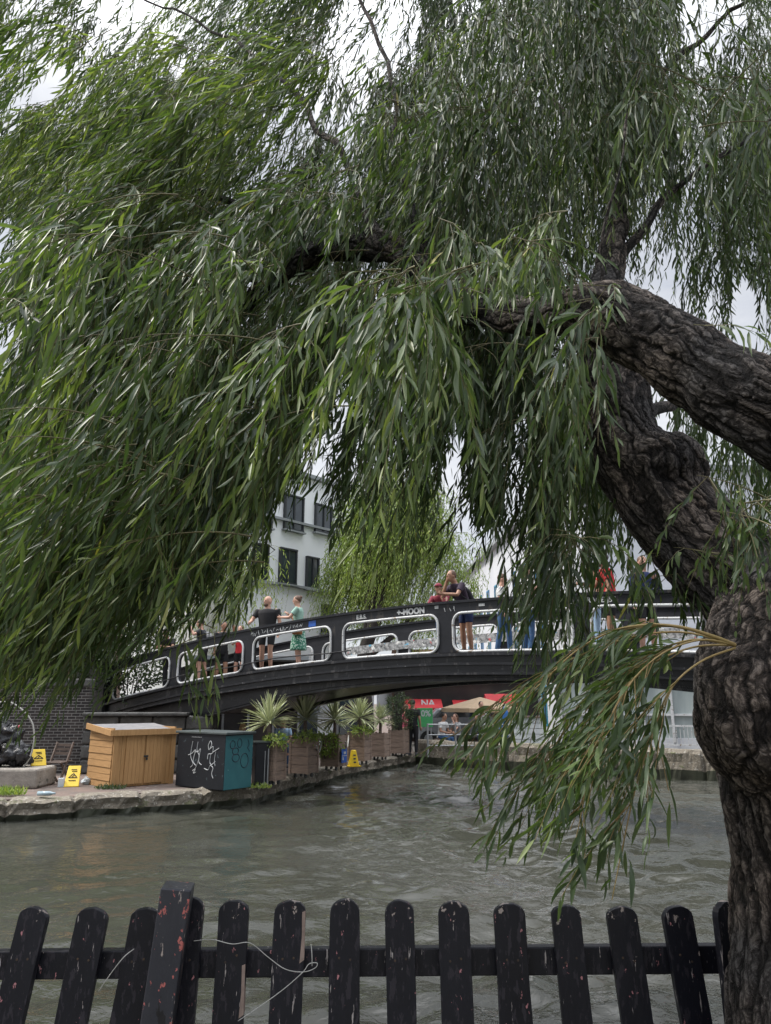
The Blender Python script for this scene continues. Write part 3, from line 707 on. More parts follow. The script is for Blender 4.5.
# silver car
p = at(458, 722, 31); 
o = empty('parked_car', (p.x, 31, QZ), 0, 'small silver hatchback parked in front of the market shops', 'car')
side = [(-1.9, .35), (-1.95, .75), (-1.75, 1.0), (-1.25, 1.1), (-.85, 1.45), (.7, 1.5), (1.35, 1.15), (1.85, .95), (1.95, .6), (1.9, .3)]
mb = MB(); n = len(side)
mb.add([(x, -.8, z) for x, z in side]+[(x, .8, z) for x, z in side], [tuple(range(n)), tuple(range(n, 2*n))[::-1]]+[(i, (i+1) % n, n+(i+1) % n, n+i) for i in range(n)])
mb.build('body', M['car_paint'], o, bevel=.06)
mb = MB(); mb.add([(x, y, z) for y in (-.815, .815) for x, z in ((-1.05, 1.1), (-.75, 1.38), (.62, 1.42), (1.15, 1.13))], [(0, 1, 2, 3), (7, 6, 5, 4), (0, 4, 5, 1), (1, 5, 6, 2), (2, 6, 7, 3), (3, 7, 4, 0)]); mb.build('window', M['glass_dark'], o)
for x in (-1.25, 1.25):
    for y in (-.78, .78):
        mb = MB(); mb.tube([(x, y-.1, .31), (x, y+.1, .31)], .31, 18); wh = mb.build('wheel', M['tyre'], o)
        mb = MB(); mb.tube([(x, y-.11, .31), (x, y+.11, .31)], .17, 12); mb.build('rim', M['metal_grey'], wh)
for (px, Y, mt, lab) in ((503, 31.0, 'red', 'market stall with a bright red canopy right of the beige parasol'),):
    o = empty('market_stall', (at(px, 720, Y).x, Y, QZ), R(4), lab, 'stall')
    mb = MB(); mb.add([(-1, -.7, 1.95), (1, -.7, 1.95), (1, .7, 1.95), (-1, .7, 1.95), (-1, 0, 2.4), (1, 0, 2.4), (-1, -.7, 1.75), (1, -.7, 1.75)], [(0, 1, 5, 4), (3, 4, 5, 2), (0, 4, 3), (1, 2, 5), (0, 6, 7, 1)]); mb.build('canopy', M[mt], o)
    o.scale = (.72, .8, .84)
    for x in (-.95, .95):
        for y in (-.6, .6): mb = MB(); mb.tube([(x, y, 0), (x, y, 1.95)], .025, 6); mb.build('post', M['metal_grey'], o)
    mb = MB(); mb.box((0, -.2, .45), (1.8, .7, .9)); mb.build('counter', M['curtain'], o, bevel=.02)
    for k in range(7): mb = MB(); mb.ball((-.75+k*.25, -.3, .97), (.09, .12, .08), 8, 6); mb.build('goods', M[('yellow', 'red', 'green_sign', 'beige', 'blue', 'curtain', 'pink')[k]], o)
# railing along the corner
a, b = onz(428, 757, QZ), onz(540, 757, QZ)
o = empty('metal_railing', (a.x, a.y, QZ), math.atan2(b.y-a.y, b.x-a.x), 'grey metal railing at the canal corner before the market tables', 'railing')
Ln = (b-a).length
mb = MB()
for z in (.35, .68, 1.0): mb.tube([(0, 0, z), (Ln, 0, z)], .02, 6)
mb.build('rail', M['metal_grey'], o)
for i in range(5):
    mb = MB(); mb.tube([(i*Ln/4, 0, 0), (i*Ln/4, 0, 1.03)], .03, 8); mb.build('post', M['metal_grey'], o)
# blue parasol closed / wooden crate wall by the bank
p = at(505, 720, 25.5)
o = empty('closed_parasol', (p.x, 25.5, QZ), 0, 'folded blue parasol standing beside the pavilion', 'parasol')
zz = at(505, 706, 25.5).z-QZ
mb = MB(); mb.loft([((0, 0, zz-1.0), .2, .2), ((0, 0, zz-.9), .22, .22), ((0, 0, zz-.2), .12, .12), ((0, 0, zz), .02, .02)]); mb.build('canopy', M['blue'], o)
mb = MB(); mb.tube([(0, 0, 0), (0, 0, zz+.08)], .025, 8); mb.build('pole', M['metal_grey'], o)
p = at(527, 740, 25)
o = empty('slatted_counter', (p.x, 25.0, QZ), R(-15), 'pale slatted wooden counter left of the glazed pavilion', 'counter')
mb = MB()
for k in range(7): mb.box((0, -.3, .12+k*.17), (1.1, .04, .15))
mb.box((0, 0, .6), (1.04, .55, 1.15)); mb.build('body', M['curtain'], o)
mb = MB(); mb.box((0, -.02, 1.24), (1.2, .7, .05)); mb.build('top', M['wood_grey'], o)


# ------------------------------------------------------------------ things on the far quay
def frame_from(p0, p1):
    d = p1-p0; return math.atan2(d.y, d.x), d.length
FL, FR_, BL_ = onz(109.4, 788.4, QZ), onz(172, 783.3, QZ), onz(88, 785.7, QZ)
ang, W_ = frame_from(FL, FR_)
H1 = at(112, 733, FL.y).z-QZ
o = empty('garden_shed', FL, ang, 'low new pine storage shed with double doors beside the dark utility cabinet', 'shed')
D_ = 1.15; sk = -.12
mb = MB(); k = 15
for i in range(k): mb.box((W_*(i+.5)/k, .012*((i*7) % 3-1)*.3, H1/2-.02), (W_/k-.008, .03, H1-.06))
mb.build('front_boards', M['wood_new'], o)
mb = MB(); k = 9
for i in range(k): mb.box((.0-.006*(i % 2), D_/2, (H1+.1)*(i+.5)/k), (.03, D_, (H1+.1)/k-.007), M=Matrix.Rotation(R(4), 4, 'Y'))
for i in range(k): mb.box((W_, D_/2, (H1+.1)*(i+.5)/k), (.03, D_, (H1+.1)/k-.007))
mb.box((W_/2, D_, H1/2+.05), (W_, .03, H1+.1)); mb.build('side_boards', M['wood_new_h'], o)
for xx in (.05, W_-.05): mb = MB(); mb.box((xx, -.03, H1/2), (.1, .03, H1)); mb.build('corner_trim', M['wood_new'], o)
for sx, nm in ((.34, 1), (.66, 2)):
    mb = MB(); 
    for i in range(5): mb.box((W_*sx+(i-2)*W_*.059, -.03, H1*.5), (W_*.057, .025, H1*.9))
    d = mb.build('door', M['wood_new'], o, bevel=.003)
    if nm == 2:
        mb = MB(); mb.box((W_*.515, -.055, H1*.55), (.09, .03, .035)); mb.box((W_*.53, -.05, H1*.5), (.035, .03, .05)); mb.build('latch', M['frame_dark'], d)
mb = MB(); mb.add([(-.08, -.08, H1-.02), (W_+.08, -.08, H1-.02), (W_+.08, D_+.06, H1+.10), (-.08, D_+.06, H1+.10), (-.08, -.08, H1+.03), (W_+.08, -.08, H1+.03), (W_+.08, D_+.06, H1+.15), (-.08, D_+.06, H1+.15)],
    [(0, 3, 2, 1), (4, 5, 6, 7), (0, 1, 5, 4), (1, 2, 6, 5), (2, 3, 7, 6), (3, 0, 4, 7)])
rf = mb.build('roof', M['roof_felt'], o)
mb = MB(); mb.box((W_/2, -.095, H1+.005), (W_+.19, .025, .12)); mb.bar((-.095, -.08, H1+.0), (-.095, D_+.06, H1+.12), .025, .12); mb.build('fascia', M['wood_new'], rf)
# utility cabinet
cc, cr_, cl_ = onz(223, 792, QZ), onz(251, 788.3, QZ), onz(175, 786.5, QZ)
hC = at(226.5, 735, cc.y).z-QZ
o = empty('utility_cabinet', cc, 0, 'dark utility cabinet with a teal end and white scrawls', 'cabinet')
def quadprism(P, z0, z1, grow=0):
    c = sum(P, Vector((0, 0, 0)))/len(P); Q = [p+(p-c).normalized()*grow for p in P]
    return [(p.x, p.y) for p in Q]
v0 = Vector((0, 0, 0)); v1 = (cr_-cc); v2 = (cl_-cc); v3 = v1+v2; v1.z = v2.z = v3.z = 0
mb = MB(); mb.prism([(p.x, p.y) for p in (v0, v1, v3, v2)], 0.02, hC); mb.build('body', M['cab_dark'], o, bevel=.01)
n1 = Vector((v1.y, -v1.x, 0)).normalized(); n2 = Vector((-v2.y, v2.x, 0)).normalized()
if n1.dot(v2) > 0: n1 = -n1
if n2.dot(v1) > 0: n2 = -n2
mb = MB(); a, b = v0+n1*.006+v1*.01, v1*.99+n1*.006
mb.add([(a.x, a.y, .03), (b.x, b.y, .03), (b.x, b.y, hC-.02), (a.x, a.y, hC-.02), (a.x-n1.x*.01, a.y-n1.y*.01, .03), (b.x-n1.x*.01, b.y-n1.y*.01, .03), (b.x-n1.x*.01, b.y-n1.y*.01, hC-.02), (a.x-n1.x*.01, a.y-n1.y*.01, hC-.02)],
    [(0, 1, 2, 3), (7, 6, 5, 4), (0, 4, 5, 1), (1, 5, 6, 2), (2, 6, 7, 3), (3, 7, 4, 0)]); mb.build('end_panel', M['cab_teal'], o)
mb = MB(); mb.prism(quadprism([v0, v1, v3, v2], 0, 0, .07), hC, hC+.05)
mb.build('lid', M['cab_top'], o, bevel=.012)
def on_face(origin, dirv, nrm, off=.012):
    u = dirv.normalized()
    return lambda x, y: origin+u*x+Vector((0, 0, y))+nrm*off
Lc, Lt = v2.length, v1.length
fd = on_face(v2, -v2, n2, .004)
sc = hC/1.3
ln = [[(.33*Lc, hC*.86), (.30*Lc, hC*.6), (.36*Lc, hC*.45), (.31*Lc, hC*.38)], [(.25*Lc, hC*.6), (.33*Lc, hC*.64), (.40*Lc, hC*.7), (.36*Lc, hC*.5), (.42*Lc, hC*.42)],
      [(.44*Lc, hC*.85), (.43*Lc, hC*.7), (.48*Lc, hC*.6), (.45*Lc, hC*.45), (.42*Lc, hC*.38)], [(.38*Lc, hC*.66), (.46*Lc, hC*.68), (.5*Lc, hC*.72), (.48*Lc, hC*.5), (.54*Lc, hC*.44)],
      [(.36*Lc, hC*.32), (.42*Lc, hC*.36), (.38*Lc, hC*.28), (.43*Lc, hC*.30)],
      [(.66*Lc, hC*.8), (.70*Lc, hC*.88), (.73*Lc, hC*.82), (.68*Lc, hC*.72), (.66*Lc, hC*.8)], [(.70*Lc, hC*.74), (.76*Lc, hC*.78), (.75*Lc, hC*.66), (.67*Lc, hC*.64), (.66*Lc, hC*.55)],
      [(.76*Lc, hC*.68), (.82*Lc, hC*.72), (.88*Lc, hC*.76)], [(.82*Lc, hC*.70), (.80*Lc, hC*.55), (.82*Lc, hC*.44)], [(.72*Lc, hC*.64), (.71*Lc, hC*.5), (.75*Lc, hC*.46), (.82*Lc, hC*.52)],
      [(.60*Lc, hC*.38), (.68*Lc, hC*.36), (.72*Lc, hC*.44), (.78*Lc, hC*.40), (.76*Lc, hC*.3), (.79*Lc, hC*.22)]]
strokes('graffiti', ln, fd, .008, M['chalk'], o, False)
strokes('graffiti', [[(.3*Lc+i*.05, hC*.93), (.3*Lc+i*.05+.02, hC*.945), (.3*Lc+i*.05+.035, hC*.93)] for i in range(7)], fd, .006, M['metal_grey'], o, False)
fe = on_face(v0, v1, n1, .008)
ring = lambda cx, cy, rx, ry: [(cx+rx*math.cos(a), cy+ry*math.sin(a)) for a in np.linspace(.3, 6.6, 12)]
ln = [ring(.25*Lt, hC*.82, .09*Lt, hC*.07), ring(.5*Lt, hC*.84, .08*Lt, hC*.08), ring(.36*Lt, hC*.7, .11*Lt, hC*.06), ring(.38*Lt, hC*.58, .13*Lt, hC*.07), ring(.70*Lt, hC*.52, .14*Lt, hC*.13), [(.8*Lt, hC*.9), (.85*Lt, hC*.8), (.8*Lt, hC*.75), (.88*Lt, hC*.68)]]
strokes('graffiti', ln, fe, .007, M['ink'], o, False)

# planters
def planter(p, wd, h, rz, label, dep=None, name='planter', dark=False):
    wd *= .80; dep = dep or wd
    o = empty(name, p, rz, label, 'planter', 'brown timber planters along the far quay')
    mb = MB(); k = 4; hh = h-.1
    for i in range(k):
        z = .1+hh*(i+.5)/k
        mb.box((0, -dep/2, z), (wd, .035, hh/k-.012)); mb.box((0, dep/2, z), (wd, .035, hh/k-.012))
        mb.box((-wd/2, 0, z), (.035, dep-.04, hh/k-.012)); mb.box((wd/2, 0, z), (.035, dep-.04, hh/k-.012))
    mb.box((0, 0, .1+hh/2), (wd-.06, dep-.06, hh-.04))
    mb.build('planks', M['wood_brown'], o)
    for sx in (-1, 1):
        for sy in (-1, 1): mb = MB(); mb.box((sx*(wd/2-.0), sy*(dep/2-.0), .1+hh/2+.01), (.06, .06, hh+.03)); mb.build('corner_post', M['wood_brown'], o)
    for sx in (-1, 1):
        for sy in (-1, 1):
            mb = MB(); mb.tube([(sx*(wd/2-.09)-.015, sy*(dep/2-.09), .045), (sx*(wd/2-.09)+.015, sy*(dep/2-.09), .045)], .045, 10); mb.box((sx*(wd/2-.09), sy*(dep/2-.09), .09), (.05, .05, .03)); mb.build('castor', M['frame_dark'], o)
    mb = MB(); mb.box((0, 0, h-.06), (wd-.05, dep-.05, .04)); mb.build('soil', M['earth'], o)
    return o
def leafmesh(name, P, Dr, Nm, Ln, Wd, tone, mat, parent=None, crease=True, curve=None, mats=None, extra=None):
    """many blade-shaped leaves as one mesh. arrays: base P, direction Dr, side-normal Nm (unit), length, width"""
    n = len(P)
    if curve is None: curve = np.zeros((n, 3))
    S = np.cross(Dr, Nm); S /= np.linalg.norm(S, axis=1, keepdims=True)+1e-9; Nn = np.cross(S, Dr)
    st = [(.0, .0), (.22, .72), (.5, 1.0), (.78, .62), (1.0, 0.0)]
    V = []
    for (t, wf) in st:
        c = P+Dr*(Ln*t)[:, None]+curve*((t*t)*Ln)[:, None]
        hw = (Wd*wf*.5)[:, None]
        if wf == 0: V.append(c)
        elif crease: V += [c-S*hw+Nn*hw*.45, c, c+S*hw+Nn*hw*.45]
        else: V += [c-S*hw, c+S*hw]
    V = np.stack(V, 1); k = V.shape[1]
    if crease: fs = [(0, 2, 1), (0, 3, 2), (1, 2, 5, 4), (2, 3, 6, 5), (4, 5, 8, 7), (5, 6, 9, 8), (7, 8, 10), (8, 9, 10)]
    else: fs = [(0, 2, 1), (1, 2, 4, 3), (3, 4, 6, 5), (5, 6, 7)]
    sizes = np.array([len(f) for f in fs]); flat = np.concatenate([np.array(f) for f in fs])
    idx = (flat[None, :]+(np.arange(n)*k)[:, None]).ravel()
    ls = np.tile(sizes, n); starts = np.concatenate([[0], np.cumsum(ls)[:-1]])
    verts = V.reshape(-1, 3); tv = np.repeat(tone, k)
    smooth = np.ones(len(ls), bool); mi = np.zeros(len(ls), int)
    if extra is not None:      # twig tubes: (verts, quads)
        ev, ef = extra
        idx = np.concatenate([idx, (ef+len(verts)).ravel()]); ls2 = np.full(len(ef), 4)
        verts = np.concatenate([verts, ev]); tv = np.concatenate([tv, np.full(len(ev), .5)])
        mi = np.concatenate([mi, np.ones(len(ef), int)]); smooth = np.ones(len(mi), bool)
        ls = np.concatenate([ls, ls2]); starts = np.concatenate([[0], np.cumsum(ls)[:-1]])
    me = bpy.data.meshes.new(name); me.vertices.add(len(verts)); me.vertices.foreach_set('co', verts.astype(np.float32).ravel())
    me.loops.add(len(idx)); me.loops.foreach_set('vertex_index', idx.astype(np.int32))
    me.polygons.add(len(ls)); me.polygons.foreach_set('loop_start', starts.astype(np.int32))
    for m_ in (mats or [mat]): me.materials.append(m_)
    me.polygons.foreach_set('material_index', mi.astype(np.int32)); me.polygons.foreach_set('use_smooth', smooth)
    a = me.attributes.new('tone', 'FLOAT', 'POINT'); a.data.foreach_set('value', tv.astype(np.float32))
    me.update(calc_edges=True); me.validate()
    o = bpy.data.objects.new(name, me); C.objects.link(o)
    if parent: o.parent = parent
    return o
def unit(a): return a/(np.linalg.norm(a, axis=-1, keepdims=True)+1e-9)
def yucca(p, z, r, seed, label, tilt=0):
    rg = np.random.default_rng(seed)
    o = empty('yucca', (p.x, p.y, z), 0, label, 'yucca', 'spiky variegated yuccas in the planters')
    mb = MB(); mb.tube([(0, 0, 0), (.01, 0, .2), (0, 0, .38)], [.05, .045, .04], 8); mb.build('stem', M['wood_grey'], o)
    n = 95; az = rg.uniform(0, 6.28, n); el = np.radians(rg.uniform(-25, 88, n))
    D = np.stack([np.cos(az)*np.cos(el), np.sin(az)*np.cos(el), np.sin(el)], 1); L_ = r*rg.uniform(.8, 1.1, n)
    P = np.tile([0, 0, .38], (n, 1))+D*.03
    Nm = unit(np.stack([-D[:, 0]*D[:, 2], -D[:, 1]*D[:, 2], 1-D[:, 2]**2+1e-3], 1))
    cv = np.tile([0, 0, -.16], (n, 1))*rg.uniform(.2, 1.2, (n, 1))
    # green heart with cream margins: a wide cream blade below a narrower green one
    leafmesh('blade', P, D, Nm, L_, np.full(n, .055), np.full(n, .9), M['yucca'], o, True, cv)
    leafmesh('blade_heart', P+Nm*.003, D, Nm, L_*.98, np.full(n, .028), rg.uniform(0, .45, n), M['yucca'], o, True, cv)
    return o
def bushy(name, p, z, rx, ry, h, n, ll, mat, seed, label, cat, group=None, down=0., stems=6, lw=.35):
    rg = np.random.default_rng(seed)
    o = empty(name, (p.x, p.y, z), 0, label, cat, group)
    q = rg.normal(size=(n, 3)); q = unit(q)*(rg.uniform(.25, 1, (n, 1))**.5); 
    ph = rg.uniform(0, 6, 3)
    q *= (1+.22*np.sin(q[:, :1]*7+ph[0])*np.cos(q[:, 2:]*6+ph[1]))
    P = q*np.array([rx, ry, h/2])+np.array([0, 0, h/2])
    D = unit(q*np.array([1, 1, .6])+rg.normal(size=(n, 3))*.5+np.array([0, 0, .3-down]))
    Nm = unit(rg.normal(size=(n, 3))+np.array([0, 0, 1.5]))
    leafmesh('foliage', P, D, Nm, ll*rg.uniform(.6, 1.3, n), ll*lw*rg.uniform(.7, 1.2, n), np.clip(rg.normal(.5, .22, n), 0, 1), mat, o, False)
    mb = MB()
    for i in range(stems):
        a = rg.uniform(0, 6.28); mb.tube([(0, 0, -.02), (rx*.3*math.cos(a), ry*.3*math.sin(a), h*.35), (rx*.6*math.cos(a), ry*.6*math.sin(a), h*.75)], [.018, .012, .004], 5)
    mb.build('stem', M['bark_far'], o)
    return o
# (px centre of base, base v, width px, top v, yaw deg)
PLT = [(270, 786, .48, 742, -24), (302, 778.5, .58, 738, -24), (333, 771, .58, 735, -23), (359, 765, .60, 732, -22), (380, 760.5, .55, 733, -22), (399, 757, .60, 730, -20)]
PL_LAB = ['brown timber planter nearest the teal cabinet, beside the black board', 'brown timber planter second along the quay from the cabinet', 'brown timber planter with a small blue sign on its corner',
          'brown timber planter directly behind the yellow cone', 'brown timber planter between the cone and the last planter', 'brown timber planter last in the row, under the grey bush']
pls = []
for i, (u, v, wd, vt, rz) in enumerate(PLT):
    p = onz(u, v, QZ); p.y += wd*.5; h = at(u, vt, p.y).z-QZ
    pl = planter(p, wd, h, R(rz), PL_LAB[i]); pls.append((p, h, wd))
    if i == 2:
        mb = MB(); mb.box((wd/2+.035, -wd/2+.22, h*.42), (.02, .30, .34)); sg = mb.build('sign', M['blue_sign'], pl)
        mb = MB(); mb.box((wd/2+.048, -wd/2+.24, h*.50), (.006, .12, .06)); mb.box((wd/2+.048, -wd/2+.14, h*.34), (.006, .06, .07)); mb.box((wd/2+.048, -wd/2+.22, h*.42), (.006, .28, .015)); mb.build('emblem', M['chalk'], sg)
yl = ['spiky yucca in the planter nearest the teal cabinet', 'tallest spiky yucca, second from the cabinet', 'spiky yucca above the planter with the blue sign', 'spiky yucca in the planter behind the yellow cone', 'dark spiky yucca in the fifth planter against the tree trunk']
for i, (r_, dz) in enumerate([(.72, .12), (.76, .15), (.62, .1), (.72, .12), (.55, .1)]):
    p, h, wd = pls[i]; yucca(p+Vector((-.12 if i == 0 else 0, .05, 0)), QZ+h+dz-.1, r_, 40+i, yl[i])
p, h, wd = pls[5]; bushy('grey_bush', p, QZ+h-.05, .55, .5, 1.25, 2200, .10, M['leaf_shrub'], 3, 'grey green airy bush in the last planter of the row', 'bush', lw=.18)
for i, lab in ((0, 'yellow green trailing plant spilling over the first planter'), (1, 'pale trailing plant under the tallest yucca'), (3, 'yellow leaved trailing plant in the planter behind the cone')):
    p, h, wd = pls[i]; bushy('trailing_plant', p+Vector((.05, -.1, 0)), QZ+h-.12, wd*.58, wd*.55, .3, 420, .09, M['leaf_pale'], 60+i, lab, 'plant', 'low plants filling the planters', .5, 3)
p, h, wd = pls[2]; bushy('leafy_shrub', p+Vector((-.22, -.25, 0)), QZ+h-.55, .42, .35, .7, 900, .10, M['leaf_pale'], 70, 'bushy green shrub hanging out of the planter with the blue sign', 'shrub', None, .5, 4)
# ropes between planters
for i in (1, 2):
    a = pls[i][0]+Vector((.32, -.28, pls[i][1]*.82)); b = pls[i+1][0]+Vector((-.30, -.32, pls[i+1][1]*.9)); a = pls[i][0]+Vector((-.55, -.3, pls[i][1]*.1+.2)) if 0 else a
    mb = MB(); mb.tube([a.lerp(b, t)+Vector((0, 0, -.9*t*(1-t))) for t in np.linspace(0, 1, 12)], .018, 6)
    tag(mb.build('rope', M['rope'], smooth=True), ['', 'slack pale rope from the second planter to the blue sign planter', 'slack pale rope from the blue sign planter to the one behind the cone'][i], 'rope', 'ropes hung between the planters')
# black board leaning against the first planter
p = onz(259, 786.5, QZ)
o = empty('black_board', p+Vector((0, .1, 0)), R(22), 'narrow black panelled board standing between the teal cabinet and first planter', 'board')
h = at(259, 742, p.y).z-QZ
mb = MB(); mb.box((0, 0, h/2), (.30, .3, h-.04)); mb.build('panel', M['black_paint'], o, bevel=.01)
mb = MB(); mb.box((0, .02, h), (.36, .36, .03)); mb.build('top', M['cab_top'], o)
mb = MB(); mb.tube([(.12, -.17, 0), (.12, -.17, h*.85)], .014, 6); mb.tube([(.05, -.17, 0), (.05, -.17, h*.8)], .01, 6); mb.build('bar', M['metal_grey'], o)
# yellow cone (four sided caution cone)
p = onz(353.5, 766.5, QZ)
o = empty('caution_cone', p, R(20), 'small yellow caution cone on the quay in front of the planters', 'cone')
hc = at(353.5, 750, p.y).z-QZ
mb = MB(); mb.add([(x*a, y*a, z) for z, a in ((.03, .13), (hc, .055)) for x, y in ((-1, -1), (1, -1), (1, 1), (-1, 1))], [(0, 3, 2, 1), (4, 5, 6, 7), (0, 1, 5, 4), (1, 2, 6, 5), (2, 3, 7, 6), (3, 0, 4, 7)]); b_ = mb.build('body', M['yellow'], o, bevel=.015)
mb = MB(); mb.box((0, 0, .015), (.34, .34, .03)); mb.build('base', M['yellow'], o, bevel=.006)
for k in range(3):
    mb = MB(); a = .115-.018*k; mb.box((0, -a-.004, .12+k*.09), (.07, .004, .035), M=Matrix.Rotation(R(-12), 4, 'X')); mb.build('marking', M['ink'], b_)
# folded yellow floor sign leaning + crumpled one on the block
def caution_board(name, p, rz, h, wd, tilt, label):
    o = empty(name, p, rz, label, 'sign'); Mt = Matrix.Rotation(tilt, 4, 'X')
    mb = MB()
    pts = [(-wd/2, 0, 0), (-wd*.42, 0, h), (wd*.42, 0, h), (wd/2, 0, 0)]
    vv = [Mt @ Vector((x, y, z)) for y in (-.015, .015) for x, _, z in pts]
    mb.add(vv, [(0, 3, 2, 1), (4, 5, 6, 7), (0, 1, 5, 4), (1, 2, 6, 5), (2, 3, 7, 6), (3, 0, 4, 7)]); b = mb.build('board', M['yellow'], o, bevel=.01)
    mb = MB()
    for (x0_, z0_, x1_, z1_) in ((-.1, .28, .1, .28), (-.12, .42, 0, .62), (0, .62, .12, .42), (-.12, .42, .12, .42), (-.05, .72, .09, .72), (-.08, .80, .08, .80), (-.02, .45, .03, .55)):
        a, c = Mt @ Vector((x0_*wd*2.3, -.019, z0_*h)), Mt @ Vector((x1_*wd*2.3, -.019, z1_*h)); mb.tube([a, c], .009, 4)
    mb.build('pictogram', M['ink'], b); return o
p = onz(71, 787, QZ); caution_board('floor_sign', p, R(14), .50, .30, R(-38), 'yellow caution sign leaning on the old folding chair')
# concrete block
a, b = onz(0, 790, QZ), onz(35, 789.5, QZ)
o = MB(); hB = at(20, 769, a.y+.1).z-QZ
o.box((0, 0, 0), (3.4, 1.0, hB))
blk = o.build('concrete_block', M['concrete'], bevel=.05, loc=Vector((b.x-1.72, b.y+.52, QZ+hB/2)), rz=R(1)); tag(blk, 'weathered grey concrete block on the towpath under the black sacks', 'block')
p = Vector((at(38, 760, b.y+.7).x, b.y+.75, QZ+hB)); caution_board('floor_sign', p, R(35), .38, .32, R(-30), 'crumpled yellow sign lying on the end of the concrete block')
# folding chair
p = onz(54, 784, QZ)
o = empty('folding_chair', p+Vector((0, .15, 0)), R(-12), 'old brown slatted folding chair beside the concrete block', 'chair')
for x in (-.2, .2):
    mb = MB(); mb.bar((x, -.22, 0), (x, .16, .85), .03, .045); mb.build('leg', M['wood_grey'], o)
    mb = MB(); mb.bar((x*.85, .25, 0), (x*.85, -.2, .45), .03, .04); mb.build('leg', M['wood_grey'], o)
mb = MB()
for i in range(6): mb.box((0, -.2+i*.07, .44+i*.004), (.42, .055, .018))
mb.build('seat', M['wood_grey'], o)
mb = MB()
for i in range(3): mb.box((0, .075+i*.035, .62+i*.085), (.42, .018, .06))
mb.build('backrest', M['wood_grey'], o)
# black sacks and hoop
rg = random.Random(9)
o = empty('bin_bag', Vector((at(14, 740, b.y+.5).x, b.y+.55, QZ+hB)), 0, 'heap of knotted black plastic sacks on the concrete block', 'bag')
for nm, c_, r_ in (('sack', (0, 0, .26), (.34, .32, .28)), ('sack', (-.45, .05, .30), (.34, .30, .32)), ('sack', (-.18, .12, .62), (.28, .26, .26)), ('sack', (.24, -.05, .2), (.2, .24, .22)), ('sack', (-.42, .1, .78), (.24, .22, .28)), ('sack', (-.78, .1, .35), (.28, .28, .36))):
    mb = MB(); mb.ball(c_, r_, 40, 28)
    mb.v = [tuple(Vector(v)+(Vector(v)-Vector(c_)).normalized()*(mnoise.noise(Vector(v)*5)*.12-abs(mnoise.noise(Vector(v)*9))*.11-abs(mnoise.noise(Vector(v)*22))*.05)) for v in mb.v]
    mb.build(nm, M['bag_black'], o, smooth=True)
mb = MB(); mb.box((-.2, -.36, .42), (.12, .02, .06)); mb.build('strap', M['yellow'], o)
mb = MB(); mb.ball((.12, -.12, .82), .035, 8, 6); mb.build('knob', M['pink'], o)
c0 = at(0, 742, b.y+.45); mb = MB(); mb.tube([(c0.x+.72*math.cos(a), c0.y, c0.z+.9*math.sin(a)*.9+.02*math.sin(a*5)) for a in np.linspace(-1.2, 2.2, 22)], .016, 6)
tag(mb.build('hose', M['rope'], smooth=True), 'pale curved hose looping over the black sacks', 'hose')
# litter
p = onz(83, 785, QZ); mb = MB(); mb.ball((0, 0, .07), (.13, .1, .08), 12, 8)
mb.v = [tuple(Vector(v)*(1+mnoise.noise(Vector(v)*14)*.5)) for v in mb.v]
tag(mb.build('crumpled_bag', M['litter'], loc=p+Vector((.05, .1, 0))), 'crumpled white plastic bag beside the shed corner', 'bag')
p = onz(43, 799.5, QZ)+Vector((0, .12, .05)); mb = MB(); mb.tube([(-.16, 0, .04), (.06, 0, .04), (.12, .01, .04), (.16, .01, .04)], [.04, .04, .018, .018], 10)
tag(mb.build('plastic_bottle', M['plastic'], smooth=True, loc=p), 'clear crushed plastic bottle lying on the quay edge', 'bottle')
p = onz(61, 787, QZ); mb = MB(); mb.box((0, 0, .09), (.12, .09, .18)); tag(mb.build('drinks_carton', M['litter'], loc=p+Vector((.0, -.02, 0)), rz=.4, bevel=.01), 'small pale carton beside the yellow caution sign', 'carton')
mb = MB(); p = onz(44, 813, .05); mb.bar((0, 0, .0), (.28, .25, .16), .12, .09)
tag(mb.build('broken_timber', M['wood_grey'], loc=p+Vector((0, .03, 0))), 'broken timber end jammed in the quay edge', 'timber')
p = onz(3, 797, QZ); 
def tuft(p, n, h, r, mat, seed, label, nm='weeds'):
    rg = np.random.default_rng(seed); a = rg.uniform(0, 6.28, n); rr = r*np.sqrt(rg.uniform(0, 1, n))
    P = np.stack([p.x+rr*np.cos(a), p.y+rr*np.sin(a)*.5, np.full(n, p.z)], 1); D = unit(np.stack([rg.normal(0, .6, n), rg.normal(0, .6, n), rg.uniform(.5, 1.4, n)], 1))
    o = leafmesh(nm, P, D, unit(rg.normal(size=(n, 3))), h*rg.uniform(.5, 1.2, n), np.full(n, .02), rg.uniform(.2, .9, n), mat, None, False)
    return tag(o, label, kind='stuff')
tuft(p+Vector((0, .15, .02)), 260, .18, .35, M['leaf_pale'], 4, 'green weeds growing on the stone edge')
tuft(onz(110, 789, QZ), 160, .12, .3, M['leaf_shrub'], 5, 'small weeds at the foot of the pine shed')
tuft(onz(258, 788, QZ), 140, .12, .3, M['leaf_pale'], 6, 'weeds at the foot of the black board')
# shrubs along the wall behind the bridge (dark evergreen and the far willows come with the trees)

